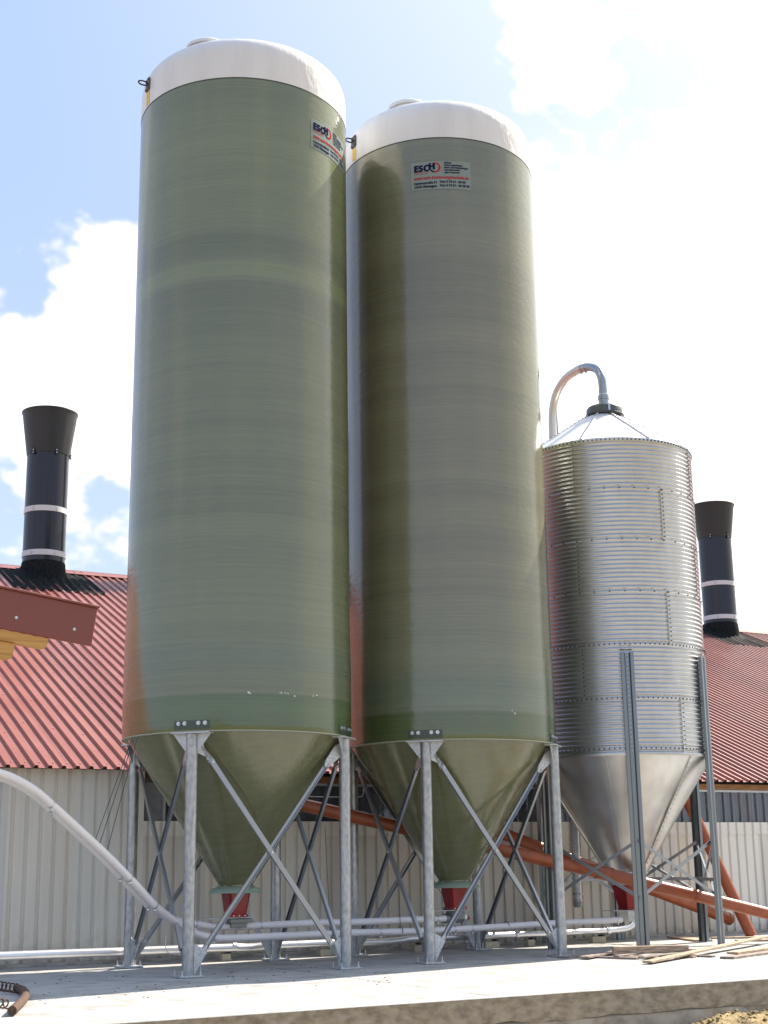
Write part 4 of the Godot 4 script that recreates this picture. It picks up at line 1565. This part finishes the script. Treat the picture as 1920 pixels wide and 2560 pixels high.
func canopy() -> void:
	# corner of a neighbouring canopy roof: rake board, sheet, timbers
	var root := thing("canopy", "corner of a canopy roof with a red fascia board on yellow timbers at left", "canopy")
	var v := 9.0
	var d := Vector3(4.283 - 3.303, 3.766 - 3.893, 0).normalized()
	var n := Vector3(-d.y, d.x, 0)
	var tr := W(2.850, 2.9278, v)
	var b := MB.new()
	b.box(Transform3D(Basis(d, n, Vector3.BACK), tr - d * 2.4 - n * 0.128), Vector3(4.8, 0.256, 0.022), 0.003)
	var fa := part("fascia_board", b, M.trim_red, root)
	for px in [-0.133, -0.52, -0.93, -1.33]:
		b = MB.new()
		var at: Vector3 = tr + d * px - n * 0.168 + Vector3(0, 0, 0.011)
		b.tube([at, at + Vector3(0, 0, 0.003)], 0.0105, 12)
		hexbolt(b, at, Vector3.BACK, 0.0065, 0.010)
		part("screw", b, M.bolt_zinc, fa)
	b = MB.new()
	b.box(Transform3D(Basis(d, n, Vector3.BACK), tr - d * 2.4 + n * 0.009 + Vector3(0, 0, -0.36)), Vector3(4.82, 0.016, 0.77), 0.003)
	part("roof_sheet", b, M.trim_red, root)
	# timbers with rounded lower ends, stepped back under the fascia
	for t in [[0.287, 0.259, 0.068, 0.0], [0.493, 0.330, 0.107, 0.014]]:
		b = MB.new()
		var hh: float = t[2]
		var end: Vector3 = tr - d * t[0] - n * t[1]
		var outline := [Vector2(-3.6, 0), Vector2(0, 0), Vector2(0, -hh + 0.024), Vector2(-0.008, -hh + 0.008), Vector2(-0.024, -hh), Vector2(-3.6, -hh)]
		for z in [0.0, -0.08]:
			for i in range(1, 5):
				var w := []
				for p in [outline[0], outline[i], outline[i + 1]]: w.push_back(end + d * p.x + n * p.y + Vector3(0, 0, z - t[3]))
				b.tri(w[0], w[1], w[2], Vector3(0, 0, 1 if z == 0.0 else -1))
		for i in 6:
			var p: Vector2 = outline[i]
			var q: Vector2 = outline[(i + 1) % 6]
			var e := (q - p).normalized()
			var o := d * (-e.y) + n * e.x
			var A := end + d * p.x + n * p.y + Vector3(0, 0, -t[3])
			var B := end + d * q.x + n * q.y + Vector3(0, 0, -t[3])
			b.quad(A, B, B + Vector3(0, 0, -0.08), A + Vector3(0, 0, -0.08), o)
		part("rafter", b, M.yellow_wood, root)
	for z in [0.08, 0.6]:
		b = MB.new()
		b.box(Transform3D(Basis.IDENTITY, W(0.6, 1.05, v + z)), Vector3(0.12, 3.3, 0.12), 0.006)
		part("post", b, M.yellow_wood, root)

func _ready() -> void:
	rng.seed = 1
	var cam := Camera3D.new()
	cam.fov = 39.865
	cam.near = 0.1
	cam.far = 2000.0
	cam.transform = Transform3D(Basis(Vector3(0.87399, -0.01412, 0.48574), Vector3(-0.10580, 0.97007, 0.21856), Vector3(-0.47429, -0.24241, 0.84634)).orthonormalized(), Vector3(0, 1.2513, 0))
	cam.name = "camera"
	add_child(cam)
	cam.current = true
	var we := WorldEnvironment.new()
	we.name = "world_environment"
	var env := Environment.new()
	env.background_mode = Environment.BG_SKY
	env.sky = make_sky()
	env.tonemap_mode = Environment.TONE_MAPPER_LINEAR
	env.tonemap_exposure = 2.1
	env.sdfgi_enabled = true
	env.ssao_enabled = true
	env.ssil_enabled = true
	we.environment = env
	add_child(we)
	var sun := DirectionalLight3D.new()
	sun.name = "sun"
	sun.light_energy = 1.6
	sun.light_color = Color(1.0, 0.96, 0.90)
	sun.light_angular_distance = 0.5
	sun.shadow_enabled = true
	sun.basis = Basis.looking_at(-SUN.normalized(), Vector3.UP)
	add_child(sun)
	make_materials()
	yard()
	barn()
	chimney(8.53, 0.473, [7.63, 8.075, 9.09, 10.515, 11.511], "black exhaust chimney with two white bands, left of the green silos")
	chimney(28.645, 0.483, [7.67, 8.06, 9.06, 10.561, 11.545], "black exhaust chimney with two white bands, right of the steel silo")
	chimney(12.1, 0.473, [7.63, 8.075, 9.09, 10.515, 11.511], "black exhaust chimney hidden behind the left green silo")
	canopy()
	var g1 := mat(Color.WHITE, 0.18)
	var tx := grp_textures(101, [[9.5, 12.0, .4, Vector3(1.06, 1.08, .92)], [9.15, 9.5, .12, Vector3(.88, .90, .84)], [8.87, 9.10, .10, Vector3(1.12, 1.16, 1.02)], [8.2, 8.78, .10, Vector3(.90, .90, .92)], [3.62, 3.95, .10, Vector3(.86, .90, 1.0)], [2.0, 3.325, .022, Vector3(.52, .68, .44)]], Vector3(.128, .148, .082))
	g1.albedo_texture = tx[0]
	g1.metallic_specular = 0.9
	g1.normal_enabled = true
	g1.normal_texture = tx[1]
	g1.normal_scale = 0.10
	grp_silo(S1, "tall left green silo with a white domed cap, nearest the canopy corner", g1, -58.2, 11.165, Vector2(-0.75, -0.437), [[-108.4, 3.333, .03], [-92.8, 3.333, .012], [-90.7, 3.336, .012], [-89.1, 3.342, .008], [-85.4, 3.307, .018], [-74.9, 3.330, .008], [-72.3, 3.340, .02]])
	var g2 := mat(Color.WHITE, 0.18)
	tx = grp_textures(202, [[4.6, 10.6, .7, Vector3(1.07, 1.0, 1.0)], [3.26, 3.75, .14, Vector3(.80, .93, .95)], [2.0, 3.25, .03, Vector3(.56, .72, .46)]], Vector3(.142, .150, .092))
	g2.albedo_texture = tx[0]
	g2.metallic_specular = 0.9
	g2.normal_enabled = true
	g2.normal_texture = tx[1]
	g2.normal_scale = 0.10
	grp_silo(S2, "tall green silo with a white domed cap, between the left silo and the steel silo", g2, -119.2, 11.165, Vector2(-0.75, -0.437), [[-86.5, 3.232, .02], [-88.0, 3.26, .007]])
	steel_silo()
	pipes()
	wires()
